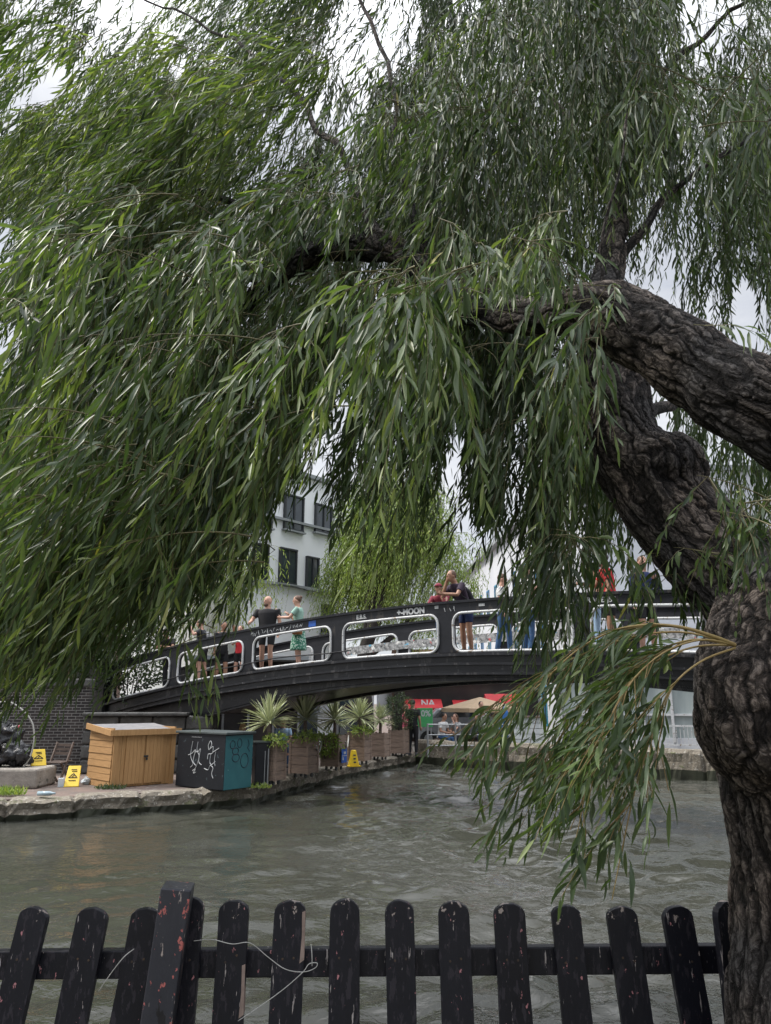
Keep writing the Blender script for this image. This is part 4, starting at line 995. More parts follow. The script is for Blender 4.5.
# ------------------------------------------------------------------ people
SK = {'fair': pm('skin_fair', (.52, .30, .22), (.46, .26, .19), 8, .55), 'tan': pm('skin_tan', (.36, .20, .13), (.32, .17, .11), 8, .55), 'dark': pm('skin_dark', (.16, .085, .055), None, 8, .5)}
EYE = pm('eye_dark', (.02, .015, .012), None, 5, .3)
LIP = pm('lip', (.36, .12, .10), None, 5, .5)
def cloth(name, c, c2=None, sc=8, spots=None): return pm(name, c, c2, sc, .85, .004, 25, spots=spots)
CL = {'black': cloth('cloth_black', (.012, .012, .015)), 'charcoal': cloth('cloth_charcoal', (.025, .025, .03)), 'red': cloth('cloth_red', (.55, .02, .03)), 'white': cloth('cloth_white', (.68, .68, .68)),
      'maroon': cloth('cloth_maroon', (.22, .025, .045)), 'plum': cloth('cloth_plum', (.035, .02, .04)), 'denim': cloth('cloth_denim', (.04, .10, .22)), 'navy': cloth('cloth_navy', (.015, .03, .10)),
      'floral': cloth('cloth_floral', (.03, .16, .10), (.04, .19, .12), 8, spots=[((.55, .68, .60), 26, .55, (1, 1, 1))]), 'mint': cloth('cloth_mint', (.30, .48, .40)), 'lightblue': cloth('cloth_light_blue', (.36, .52, .70)),
      'pink': cloth('cloth_pink', (.6, .10, .18)), 'grey': cloth('cloth_grey', (.3, .3, .31)), 'khaki': cloth('cloth_khaki', (.25, .2, .13))}
def stripe_mat():
    m, t, out = newmat('cloth_striped'); l = t.links.new; p = N(t, 'ShaderNodeBsdfPrincipled', i_Roughness=.85)
    tc = N(t, 'ShaderNodeTexCoord'); sx = N(t, 'ShaderNodeSeparateXYZ'); l(tc.outputs['Object'], sx.inputs[0])
    m1 = N(t, 'ShaderNodeMath', operation='MULTIPLY'); m1.inputs[1].default_value = 95; l(sx.outputs[2], m1.inputs[0])
    m2 = N(t, 'ShaderNodeMath', operation='SINE'); l(m1.outputs[0], m2.inputs[0]); m3 = N(t, 'ShaderNodeMath', operation='GREATER_THAN'); m3.inputs[1].default_value = .1; l(m2.outputs[0], m3.inputs[0])
    mx = N(t, 'ShaderNodeMixRGB'); mx.inputs[1].default_value = (.65, .65, .63, 1); mx.inputs[2].default_value = (.02, .02, .03, 1); l(m3.outputs[0], mx.inputs[0])
    l(mx.outputs[0], p.inputs['Base Color']); l(p.outputs[0], out.inputs[0]); return m
CL['striped'] = stripe_mat()
HAIR = {'dark': pm('hair_dark', (.018, .013, .010), None, 30, .6), 'brown': pm('hair_brown', (.11, .055, .03), None, 30, .6), 'blonde': pm('hair_blonde', (.42, .29, .14), None, 30, .6), 'grey': pm('hair_grey', (.3, .29, .28), None, 30, .6), 'ginger': pm('beard_brown', (.09, .045, .03), None, 30, .7)}
SHOE = pm('shoe', (.04, .04, .045), None, 8, .6); SHOEW = pm('shoe_white', (.6, .6, .6), None, 8, .6); LEATHER = pm('leather', (.42, .17, .06), None, 8, .5)
DG = None
def remesh_build(mb, name, mats, parent, voxel=.014, eyes=None):
    o = mb.build(name, mats[:1], parent); m = o.modifiers.new('r', 'REMESH'); m.mode = 'VOXEL'; m.voxel_size = voxel; m.use_smooth_shade = True
    s = o.modifiers.new('s', 'SMOOTH'); s.iterations = 2; s.factor = .5
    dg = bpy.context.evaluated_depsgraph_get(); dg.update(); me = bpy.data.meshes.new_from_object(o.evaluated_get(dg))
    o.modifiers.clear(); o.data = me; me.materials.clear()
    for mm in mats: me.materials.append(mm)
    me.polygons.foreach_set('use_smooth', [True]*len(me.polygons))
    if eyes:
        cs = np.zeros(len(me.polygons)*3); me.polygons.foreach_get('center', cs); cs = cs.reshape(-1, 3); mi = np.zeros(len(cs), int)
        for (c, r_, k) in eyes: mi[((np.abs(cs-np.array(c))/np.array(r_))**2).sum(1) < 1] = k
        me.polygons.foreach_set('material_index', mi)
    return o
def person(p, yaw, label, h=1.75, skin='fair', lean=0, arms=('hang', 'hang'), top='black', bottom=('shorts', 'black'), hair=('short', 'dark'), sit=False, female=False, beard=None, hat=None, bag=None, head_turn=0, head_tilt=0, group='people on the footbridge', wide=1.0, walk=0):
    """local frame: faces -Y, x to the figure's left, feet at z=0 (or seat height .45 when sitting)"""
    o = empty('person', p, yaw, label, 'person', group); s = h/1.75
    hipz = .95 if not sit else .55
    ln = R(lean); 
    def sp(d, x=0, y=0):    # point d above the hips along the leaning spine
        return Vector((x, -math.sin(ln)*d+y*math.cos(ln), hipz+math.cos(ln)*d+y*math.sin(ln)*0))*s
    W = (.9 if female else 1.0)*wide
    body = MB(); secs = [(-.08, .155*W, .11), (.02, .15*W, .105), (.15, .125*W, .095), (.30, .155*W, .11), (.42, .175*W, .11), (.485, .15*W, .095), (.53, .075, .07)]
    body.loft([(sp(d), rx*s, ry*s) for d, rx, ry in secs], 18)
    sh = [sp(.475, .185*W), sp(.475, -.185*W)]; nk = sp(.53); 
    hc = sp(.695, 0, -.02)+Vector((0, -.02*math.sin(ln), 0))
    body.tube([nk-Vector((0, 0, .05*s)), nk+(hc-nk)*.35, hc-Vector((0, 0, .05*s))], [.068*s, .064*s, .062*s], 12)
    Rh = Matrix.Rotation(head_turn, 3, 'Z') @ Matrix.Rotation(R(head_tilt), 3, 'X')
    body.ball(hc+Rh @ Vector((0, .005, .02))*s, (.082*s, .100*s, .112*s), 18, 14, R3=Rh); body.ball(hc+Rh @ Vector((0, -.02, -.05))*s, (.056*s, .068*s, .065*s), 14, 10, R3=Rh)
    body.ball(hc+Rh @ Vector((0, -.095, -.012))*s, (.014*s, .022*s, .024*s), 8, 6, R3=Rh)
    for sx in (-1, 1): body.ball(hc+Rh @ Vector((sx*.08, .01, -.005))*s, (.012*s, .02*s, .032*s), 8, 6, R3=Rh)
    H = {}
    for i, (S, pose) in enumerate(zip(sh, arms)):
        sx = 1 if i == 0 else -1
        off = {'hang': ((.05, .02, -.28), (.06, -.05, -.52)), 'rail': ((.10, -.12, -.24), (.02, -.36, -.30)), 'forearms': ((.06, -.18, -.22), (-.10, -.40, -.20)), 'face': ((.03, -.20, -.20), (-.14, -.20, .12)),
               'raise': ((.12, -.14, -.10), (.02, -.28, .14)), 'hip': ((.20, .03, -.24), (.02, -.06, -.42)), 'lap': ((.05, -.06, -.27), (-.04, -.30, -.32)), 'out': ((.2, -.08, -.18), (.32, -.22, -.30)), 'chest': ((.05, -.08, -.25), (-.10, -.24, -.12))}[pose]
        E_ = S+Vector((sx*off[0][0], off[0][1], off[0][2]))*s; Hn = S+Vector((sx*off[1][0], off[1][1], off[1][2]))*s
        body.tube([S+Vector((-sx*.05, 0, .0))*s, S, S.lerp(E_, .5), E_, E_.lerp(Hn, .4), Hn], [.058*s, .06*s, .052*s, .043*s, .041*s, .029*s], 10)
        d = (Hn-E_).normalized(); side = d.cross(Vector((0, 1, .3))).normalized(); pn = side.cross(d)
        body.tube([Hn, Hn+d*.045*s, Hn+d*.085*s], [.026*s, .036*s, .032*s], 8)
        for k, lf in enumerate((.060, .075, .070, .055)):
            q = Hn+d*.08*s+side*(k-1.5)*.019*s; body.tube([q, q+d*lf*.5*s, q+(d*.85-pn*.35)*lf*s], [.0105*s, .010*s, .009*s], 6)
        q = Hn+d*.03*s+side*-.03*s; body.tube([q, q+(d*.5-side*.6)*.04*s, q+(d*.9-side*.6)*.06*s], [.012*s, .011*s, .009*s], 6)
        H[i] = (S, E_, Hn)
    legs = []
    for sx in (1, -1):
        hp = Vector((sx*.09*W, 0, hipz-.04))*s
        if sit: kn = Vector((sx*.12, -.42, .5))*s; an = Vector((sx*.12, -.44, .08))*s
        else: kn = Vector((sx*.105, -.02-sx*walk*.10, .50))*s; an = Vector((sx*.115, .02-sx*walk*.16, .08))*s
        body.tube([hp+Vector((0, 0, .05))*s, hp, hp.lerp(kn, .5), kn, kn.lerp(an, .35), an], [.09*s, .094*s, .08*s, .06*s, .062*s, .04*s], 12)
        body.tube([an+Vector((0, .03, -.03))*s, an+Vector((0, -.05, -.045))*s, an+Vector((0, -.15, -.055))*s], [.036*s, .036*s, .026*s], 8)
        legs.append((hp, kn, an))
    ey = [(hc+Rh @ Vector((sx*.031, -.082, .014))*s, (.017*s, .03*s, .010*s), 1) for sx in (-1, 1)]+[(hc+Rh @ Vector((0, -.083, -.052))*s, (.026*s, .03*s, .009*s), 2)]
    remesh_build(body, 'body', [SK[skin], EYE, LIP], o, .0125, ey)
    # clothing
    tp = MB(); g = .014
    long_ = 1.0
    hem = -.06 if bottom[0] != 'dress' else -.02
    tp.loft([(sp(d), (rx+g)*s, (ry+g+.004)*s) for d, rx, ry in [(hem, .16*W, .115), (.05, .155*W, .112), (.15, .142*W, .105), (.30, .162*W, .115), (.42, .184*W, .118), (.485, .158*W, .102), (.525, .085, .078)]], 18)
    sl = {'tee': .62, 'long': 2.0, 'none': .12}['long' if top in ('maroon', 'navy') else 'tee']
    for i in (0, 1):
        S, E_, Hn = H[i]; sx = 1 if i == 0 else -1
        pts = [S+Vector((-sx*.07, 0, -.01))*s, S+Vector((0, 0, .005))*s]; rr_ = [.06*s, .071*s]
        if sl < 1: pts += [S.lerp(E_, sl)]; rr_ += [.066*s]
        else: pts += [E_, E_.lerp(Hn, .95)]; rr_ += [.056*s, .038*s]
        tp.tube(pts, rr_, 12)
    remesh_build(tp, 'shirt' if bottom[0] != 'dress' else 'dress_top', [CL[top]], o, .014)
    kind, cm = bottom; bt = MB()
    if kind == 'dress':
        bt.loft([(sp(.08), .155*s, .12*s), (sp(-.05), .185*s, .15*s), (Vector((0, 0, .62*s)), .22*s, .19*s), (Vector((0, 0, .42*s)), .25*s, .21*s)], 20); nm = 'skirt'
    else:
        bt.loft([(sp(.06), .158*W*s, .122*s), (sp(-.03), .168*W*s, .13*s), (Vector((0, 0, hipz-.12))*s, .155*W*s, .115*s)], 16)
        e = .72 if kind == 'shorts' else 1.0
        for hp, kn, an in legs:
            pts = [hp+Vector((0, 0, .03))*s, hp.lerp(kn, .5), hp.lerp(kn, e)]; rr_ = [.102*s, .09*s, .078*s if kind == 'shorts' else .066*s]
            if kind != 'shorts': pts += [kn.lerp(an, .5), kn.lerp(an, .97)]; rr_ += [.062*s, .052*s]
            bt.tube(pts, rr_, 12)
        nm = 'shorts' if kind == 'shorts' else 'trousers'
    remesh_build(bt, nm, [CL[cm]], o, .016)
    for hp, kn, an in legs:
        sm = MB(); a_ = an; sm.loft([((a_.x, a_.y-.05*s, a_.z-.08*s), .048*s, .135*s), ((a_.x, a_.y-.05*s, a_.z-.045*s), .046*s, .13*s), ((a_.x, a_.y-.02*s, a_.z-.01*s), .04*s, .08*s), ((a_.x, a_.y, a_.z+.02*s), .036*s, .045*s)], 12)
        sm.build('shoe', SHOE if bottom[0] != 'dress' else SHOEW, o, smooth=True)
    if hair[0] != 'bald':
        hm = MB(); hb = hc+Rh @ Vector((0, .018, .035))*s
        hm.ball(hb, (.086*s, .100*s, .105*s), 18, 12, z0=-.25 if hair[0] == 'short' else -.5, R3=Rh @ Matrix.Rotation(R(-18), 3, 'X'))
        if hair[0] == 'long': hm.loft([(hc+Vector((0, .07, .06))*s, .07*s, .05*s), (hc+Vector((0, .085, -.05))*s, .085*s, .05*s), (hc+Vector((0, .08, -.22))*s, .09*s, .04*s), (hc+Vector((0, .07, -.32))*s, .05*s, .02*s)], 12)
        if hair[0] == 'bun': hm.ball(hc+Rh @ Vector((0, .09, .09))*s, .045*s, 10, 8)
        if hair[0] == 'tail': hm.tube([hc+Rh @ Vector((0, .09, .05))*s, hc+Rh @ Vector((0, .14, .0))*s, hc+Rh @ Vector((0, .12, -.14))*s], [.03*s, .035*s, .012*s], 8)
        hm.v = [tuple(Vector(v)+Vector((mnoise.noise(Vector(v)*40), mnoise.noise(Vector(v)*41+Vector((9, 0, 0))), 0))*.006) for v in hm.v]
        hm.build('hair', HAIR[hair[1]], o, smooth=True)
    if beard:
        bm_ = MB(); bm_.ball(hc+Rh @ Vector((0, -.04, -.08))*s, (.06*s, .058*s, .05*s), 14, 10); bm_.build('beard', HAIR[beard], o, smooth=True)
    if hat:
        ht = MB(); ht.ball(hc+Rh @ Vector((0, .005, .05))*s, (.092*s, .105*s, .085*s), 18, 8, z0=0, R3=Rh); ht.loft([(hc+Rh @ Vector((0, -.10, .045))*s, .07*s, .07*s), (hc+Rh @ Vector((0, -.10, .058))*s, .068*s, .068*s)], 14)
        ht.build('cap', CL[hat], o, smooth=True)
    if bag:
        k, mt = bag; bg_ = MB()
        if k == 'backpack':
            bg_.loft([(sp(.02, 0, .18), .13*s, .07*s), (sp(.1, 0, .2), .15*s, .09*s), (sp(.36, 0, .2), .15*s, .09*s), (sp(.47, 0, .17), .11*s, .05*s)], 14)
            for sx in (-1, 1): bg_.tube([sp(.44, sx*.1, .12), sp(.51, sx*.105, .0), sp(.42, sx*.115, -.125), sp(.22, sx*.14, -.11), sp(.12, sx*.16, .05)], .018*s, 6)
            bg_.build('backpack', CL[mt], o, smooth=True)
        elif k == 'shoulder':
            bg_.loft([(sp(-.16, .20, -.02), .06*s, .12*s), (sp(-.05, .21, -.02), .07*s, .14*s), (sp(.05, .20, -.02), .045*s, .12*s)], 12)
            bg_.tube([sp(.05, .2, -.1), sp(.3, .0, -.145), sp(.5, -.14, -.02), sp(.3, -.05, .13), sp(.05, .18, .08)], .01*s, 6); bg_.build('shoulder_bag', LEATHER if mt == 'leather' else CL[mt], o, smooth=True)
    return o
def on_bridge(px, off=.55):
    # t where the walking line (offset off behind the near parapet) crosses the view column px
    best = None
    for i in range(4000):
        t = i/4000*1.3; p = B(t, 0, off); dyv = 1.0
        # project
        v = p-Vector((0, 0, CAMZ)); v.z = z_deck(t)+1-CAMZ
        cy = v.y*CP+v.z*SP; u = 385.5+F*v.x/cy
        if best is None or abs(u-px) < best[0]: best = (abs(u-px), t)
    t = best[1]; return B(t, z_deck(t)+.04, off)
yb = math.atan2(BU.y, BU.x)       # bridge direction; yaw 0 faces the camera side
person(on_bridge(170, .45), yb+.5, 'person in black cap and jacket leaning low over the left end of the bridge rail', 1.7, 'tan', 30, ('forearms', 'forearms'), 'black', ('trousers', 'charcoal'), ('short', 'dark'), hat='black', head_tilt=-10)
person(on_bridge(203, .8), yb-.9, 'person in dark tee with a grey backpack facing away along the bridge', 1.76, 'fair', 8, ('raise', 'hang'), 'charcoal', ('shorts', 'charcoal'), ('short', 'dark'), bag=('backpack', 'grey'), walk=.5)
person(on_bridge(222, 1.3), yb+1.2, 'person with dark hair and hand raised beside the backpack wearer', 1.68, 'tan', 4, ('raise', 'hang'), 'black', ('shorts', 'black'), ('short', 'dark'), walk=.5)
person(on_bridge(240, 1.5), yb+.4, 'person in a red top and dark shorts behind the bearded man', 1.5, 'fair', 0, ('hang', 'chest'), 'red', ('shorts', 'black'), ('long', 'brown'), female=True)
person(on_bridge(267, .55), yb+.35, 'bald bearded person in a black tee with hand on the rail', 1.84, 'fair', 0, ('hang', 'rail'), 'black', ('shorts', 'charcoal'), ('bald', ''), beard='ginger', wide=1.4, head_turn=-.6)
person(on_bridge(299, .6), yb-.95, 'person in a green floral dress with a tan shoulder bag', 1.70, 'fair', 4, ('forearms', 'chest'), 'mint', ('dress', 'floral'), ('bun', 'brown'), female=True, bag=('shoulder', 'leather'))
person(on_bridge(443, .8), yb+.2, 'person in a maroon hooded top bending over the rail', 1.52, 'tan', 22, ('face', 'forearms'), 'maroon', ('trousers', 'denim'), ('short', 'dark'), hat='maroon')
person(on_bridge(466, .55), yb-.35, 'person in dark plum vest leaning on the rail with chin on hand', 1.74, 'tan', 30, ('forearms', 'face'), 'plum', ('shorts', 'navy'), ('short', 'brown'), bag=('backpack', 'charcoal'), head_tilt=-12)
person(on_bridge(527, 1.0), yb+2.6, 'person in a black and white striped top seen from behind', 1.74, 'fair', 0, ('chest', 'hang'), 'striped', ('trousers', 'denim'), ('bun', 'dark'), female=True)
person(on_bridge(503, 1.6), yb+1.9, 'person in blue jeans walking behind the striped top', 1.72, 'fair', 0, ('hang', 'hang'), 'white', ('trousers', 'denim'), ('short', 'brown'), walk=.8)
person(on_bridge(594, 1.1), yb-.8, 'person with long blonde hair and white blouse beside the red shirt', 1.70, 'fair', 0, ('hang', 'hang'), 'white', ('trousers', 'lightblue'), ('long', 'blonde'), female=True)
person(on_bridge(610, .55), yb-1.1, 'person in a red polo shirt and black shorts looking left', 1.78, 'tan', 6, ('hang', 'forearms'), 'red', ('shorts', 'black'), ('short', 'dark'), beard='dark')
person(on_bridge(645, 1.0), yb+.8, 'person in a navy top behind the willow leaves', 1.75, 'fair', 0, ('chest', 'hang'), 'navy', ('shorts', 'charcoal'), ('short', 'brown'))
person(on_bridge(708, .9), yb-.4, 'person in a white top with a pink bag beside the trunk', 1.66, 'fair', 0, ('hang', 'lap'), 'white', ('trousers', 'grey'), ('tail', 'brown'), female=True, bag=('shoulder', 'pink'))
# people on the ground by the quay and in the market
G2 = 'people on the far bank'
def ground_person(px, v, z=QZ+.02): return onz(px, v, z)
def seat_for(p, yaw, label):
    o = empty('stool', p, yaw, label, 'stool', 'stools of the people sitting on the bank')
    mb = MB(); mb.box((0, .03, .43), (.36, .36, .04)); mb.build('seat', M['wood_grey'], o, bevel=.006)
    for sx in (-1, 1):
        for sy in (-1, 1): mb = MB(); mb.bar((sx*.15, .03+sy*.15, 0), (sx*.14, .03+sy*.14, .41), .03, .03); mb.build('leg', M['wood_grey'], o)
P = Vector((at(206, 715, 21).x, 21, QZ+.0)); person(P, .5, 'person in a white top sitting left behind the teal cabinet', 1.7, 'tan', 5, ('lap', 'face'), 'white', ('trousers', 'charcoal'), ('long', 'brown'), sit=True, female=True, group=G2); seat_for(P, .5, 'stool under the person in white behind the cabinet')
P = Vector((at(221, 715, 20.6).x, 20.6, QZ)); person(P, -1.0, 'person in black leaning forward on a seat behind the teal cabinet', 1.7, 'fair', 28, ('face', 'lap'), 'charcoal', ('shorts', 'black'), ('short', 'brown'), sit=True, group=G2); seat_for(P, -1.0, 'stool under the person in black behind the cabinet')
P = Vector((at(243, 725, 20.2).x, 20.2, QZ)); person(P, 2.6, 'person with blonde hair just visible over the cabinet', 1.5, 'fair', 0, ('lap', 'lap'), 'white', ('trousers', 'denim'), ('long', 'blonde'), sit=True, female=True, group=G2); seat_for(P, 2.6, 'stool under the blonde person by the cabinet')
P = Vector((at(283, 725, 21.5).x, 21.5, QZ)); person(P, .2, 'person in pale blue sitting between the first two yuccas', 1.65, 'fair', 8, ('lap', 'lap'), 'lightblue', ('trousers', 'denim'), ('short', 'grey'), sit=True, group=G2); seat_for(P, .2, 'stool under the person in pale blue between yuccas')
P = Vector((at(413, 740, 25.6).x, 25.6, QZ)); person(P, 2.8, 'person in all black standing by the metal railing', 1.76, 'tan', 0, ('chest', 'hang'), 'black', ('trousers', 'black'), ('short', 'dark'), group=G2)
P = Vector((at(406, 740, 26.2).x, 26.2, QZ)); person(P, 1.2, 'person in a pink top half hidden behind the one in black', 1.6, 'fair', 0, ('hang', 'lap'), 'pink', ('shorts', 'khaki'), ('tail', 'brown'), female=True, group=G2)
P = Vector((at(441, 740, 27).x, 27, QZ)); person(P, .9, 'person in white and denim sitting behind the metal railing', 1.7, 'tan', 12, ('lap', 'lap'), 'white', ('trousers', 'denim'), ('short', 'dark'), sit=True, group=G2); seat_for(P, .9, 'stool under the person in white by the railing')
P = Vector((at(458, 740, 27.2).x, 27.2, QZ)); person(P, -.9, 'person in a grey top sitting under the beige parasol', 1.66, 'fair', 8, ('face', 'lap'), 'grey', ('trousers', 'black'), ('long', 'brown'), sit=True, female=True, group=G2); seat_for(P, -.9, 'stool under the person in grey below the parasol')
P = Vector((at(482, 740, 26.4).x, 26.4, QZ)); person(P, .3, 'person in a striped top near the folded blue parasol', 1.7, 'fair', 0, ('hang', 'chest'), 'striped', ('trousers', 'navy'), ('short', 'dark'), group=G2)

# ------------------------------------------------------------------ the big willow
def chain(rows): return [(at(u, v, y), r) for u, v, y, r in rows]
TRUNK = chain([(872, 1440, 2.12, .40), (870, 1250, 2.12, .335), (866, 1080, 2.12, .315), (862, 960, 2.12, .305), (856, 860, 2.10, .30), (846, 770, 2.08, .32), (836, 700, 2.08, .37), (848, 640, 2.1, .34), (872, 570, 2.12, .26), (888, 500, 2.12, .22)])
LIMB1 = chain([(884, 530, 2.12, .23), (876, 470, 2.1, .19), (825, 438, 2.1, .16), (771, 411, 2.12, .143), (730, 388, 2.17, .135), (690, 362, 2.25, .126), (640, 330, 2.33, .118), (603, 310, 2.42, .110), (575, 308, 2.52, .096), (545, 316, 2.66, .082), (510, 314, 2.85, .078), (475, 305, 3.0, .082), (430, 275, 3.3, .076), (385, 247, 3.6, .082), (325, 250, 3.9, .085), (268, 285, 4.15, .078), (225, 330, 4.4, .05), (185, 385, 4.7, .03)])
LIMB2 = chain([(850, 690, 2.3, .22), (800, 625, 2.42, .21), (750, 582, 2.52, .20), (705, 548, 2.62, .18), (655, 492, 2.72, .165), (622, 430, 2.8, .150), (610, 375, 2.9, .135), (600, 325, 3.0, .115), (608, 262, 3.3, .070), (620, 195, 3.7, .055), (630, 110, 4.1, .046), (642, 20, 4.7, .04), (655, -90, 5.3, .045), (665, -200, 6.0, .03)])
willow = empty('willow_tree', at(852, 1445, 2.12), 0, 'big old weeping willow with gnarled trunk arching over the canal', 'tree')
def spline(ch, k=6):
    P = [tuple(p)+(r,) for p, r in ch]; S = smooth_line(P, k); return [Vector(q[:3]) for q in S], [q[3] for q in S]
mb = MB(); SKEL = []
for ci, ch in enumerate((TRUNK, LIMB1, LIMB2)):
    pts, rad = spline(ch)
    rad = [r*(1+.07*mnoise.noise(Vector((i*.35, ci*9, 0)))) for i, r in enumerate(rad)]
    mb.tube(pts, rad, 28); SKEL.append((pts, rad))
for (u, v, y, r) in ((786, 705, 1.99, .235), (804, 660, 1.98, .22), (776, 738, 2.02, .17), (765, 655, 2.05, .16), (660, 470, 2.70, .165)):
    mb.ball(at(u, v, y), r, 24, 16)
o = mb.build('trunk', M['bark'], None); mm = o.modifiers.new('r', 'REMESH'); mm.mode = 'VOXEL'; mm.voxel_size = .0085; mm.use_smooth_shade = True
sm = o.modifiers.new('s', 'SMOOTH'); sm.iterations = 12; sm.factor = .5
dg = bpy.context.evaluated_depsgraph_get(); dg.update(); me = bpy.data.meshes.new_from_object(o.evaluated_get(dg)); o.modifiers.clear(); o.data = me
me.materials.clear(); me.materials.append(M['bark'])
co = np.zeros(len(me.vertices)*3); me.vertices.foreach_get('co', co); co = co.reshape(-1, 3)
no = np.zeros(len(me.vertices)*3); me.vertices.foreach_get('normal', no); no = no.reshape(-1, 3)
def barkco(co, skel):
    best = np.full(len(co), 1e9); out = np.zeros_like(co)
    for ci, (pts, rad) in enumerate(skel):
        s = 0; X = None
        for i in range(len(pts)-1):
            a, b = np.array(pts[i]), np.array(pts[i+1]); d = b-a; l = np.linalg.norm(d)
            if l < 1e-6: continue
            d /= l
            X = (np.array(Vector(d).orthogonal().normalized()) if X is None else X-d*X.dot(d)); X /= np.linalg.norm(X); Yv = np.cross(d, X)
            q = co-a; t = np.clip(q@d, 0, l); r = q-t[:, None]*d; dist = np.linalg.norm(r, axis=1)-rad[i]
            m = dist < best; best[m] = dist[m]
            out[m] = np.stack([q[m]@X, q[m]@Yv, s+(q[m]@d)+ci*7], 1); s += l
    return out
bc = barkco(co, SKEL)
ontr = np.zeros(len(co), bool)
for ci, (pts, rad) in enumerate(SKEL):
    dd = np.min([np.linalg.norm(co-np.array(p), axis=1)-r for p, r in zip(pts[::2], rad[::2])], 0)
    if ci == 0: d0 = dd
    else: dd1 = dd if ci == 1 else np.minimum(dd1, dd)
ontr = (d0 < dd1) & (co[:, 2] < at(850, 590, 2.1).z)
bc[ontr] = (co[ontr]-np.array(at(850, 900, 2.1)))*[1, 1, 1]+[0, 0, 40]
# knobbly low-frequency swelling along the trunk
disp = np.array([mnoise.noise(Vector((b[0]*5, b[1]*5, b[2]*2.2)))*.032+mnoise.noise(Vector((b[0]*12, b[1]*12, b[2]*5)))*.018 for b in bc])
co2 = co+no*disp[:, None]; me.vertices.foreach_set('co', co2.ravel())
a_ = me.attributes.new('barkco', 'FLOAT_VECTOR', 'POINT'); a_.data.foreach_set('vector', bc.astype(np.float32).ravel()); me.update()
me.polygons.foreach_set('use_smooth', [True]*len(me.polygons))
def inw(o): o.parent = willow; o.location = -Vector(willow.location); return o
inw(o)
# secondary limbs reaching out of the two main ones
def limb(rows, name='limb'):
    pts, rad = spline(chain(rows), 8); m = MB()
    pts = [p+Vector((mnoise.noise(p*2.5), mnoise.noise(p*2.5+Vector((5, 0, 0))), mnoise.noise(p*2.5+Vector((0, 9, 0)))))*.06*(i > 1) for i, p in enumerate(pts)]
    m.tube(pts, rad, 12); o = m.build(name, M['bark_thin'], None, smooth=True)
    c = np.array(m.v); b = barkco(c, [(pts, rad)]); a = o.data.attributes.new('barkco', 'FLOAT_VECTOR', 'POINT')
    n = len(o.data.vertices); v_ = np.zeros(n*3); o.data.vertices.foreach_get('co', v_); b = barkco(v_.reshape(-1, 3), [(pts, rad)]); a.data.foreach_set('vector', b.astype(np.float32).ravel())
    inw(o); return pts
LB = []
for rows in [[(385, 247, 3.6, .05), (340, 160, 3.9, .035), (280, 80, 4.3, .025), (200, 20, 4.8, .018), (110, -10, 5.2, .01)],
             [(430, 275, 3.3, .04), (400, 180, 3.5, .03), (385, 60, 4.0, .022), (330, -60, 4.5, .015)],
             [(325, 250, 3.9, .05), (230, 200, 4.2, .035), (130, 180, 4.6, .022), (30, 190, 5.0, .012)],
             [(268, 285, 4.15, .045), (190, 270, 4.0, .03), (110, 300, 3.8, .02), (40, 350, 3.6, .01)],
             [(620, 195, 3.7, .045), (560, 110, 4.2, .032), (500, 20, 4.8, .022), (430, -60, 5.4, .014)],
             [(630, 110, 4.1, .045), (700, 40, 4.3, .03), (780, -20, 4.5, .02), (860, -50, 4.8, .012)],
             [(608, 262, 3.3, .05), (680, 190, 3.5, .03), (760, 130, 3.7, .02), (840, 110, 3.9, .012)],
             [(622, 430, 2.8, .06), (690, 390, 3.6, .035), (760, 360, 4.4, .02), (840, 350, 5.0, .012)],
             [(600, 290, 2.35, .012), (608, 220, 2.3, .009), (625, 130, 2.3, .006), (640, 60, 2.3, .003)]]:
    LB.append(limb([(u, v, y, r*.62) for u, v, y, r in rows]))
def project(P):
    x, y, z = P[..., 0], P[..., 1], P[..., 2]-CAMZ
    cy = y*CP+z*SP; cz = -y*SP+z*CP
    cy = np.maximum(cy, .05)
    return 385.5+F*x/cy, 512-F*cz/cy
def atn(u, v, Y):
    a, b = (u-385.5)/F, -(v-512)/F; k = Y/(CP-b*SP)
    return np.stack([a*k, Y, CAMZ+(SP+b*CP)*k], -1)
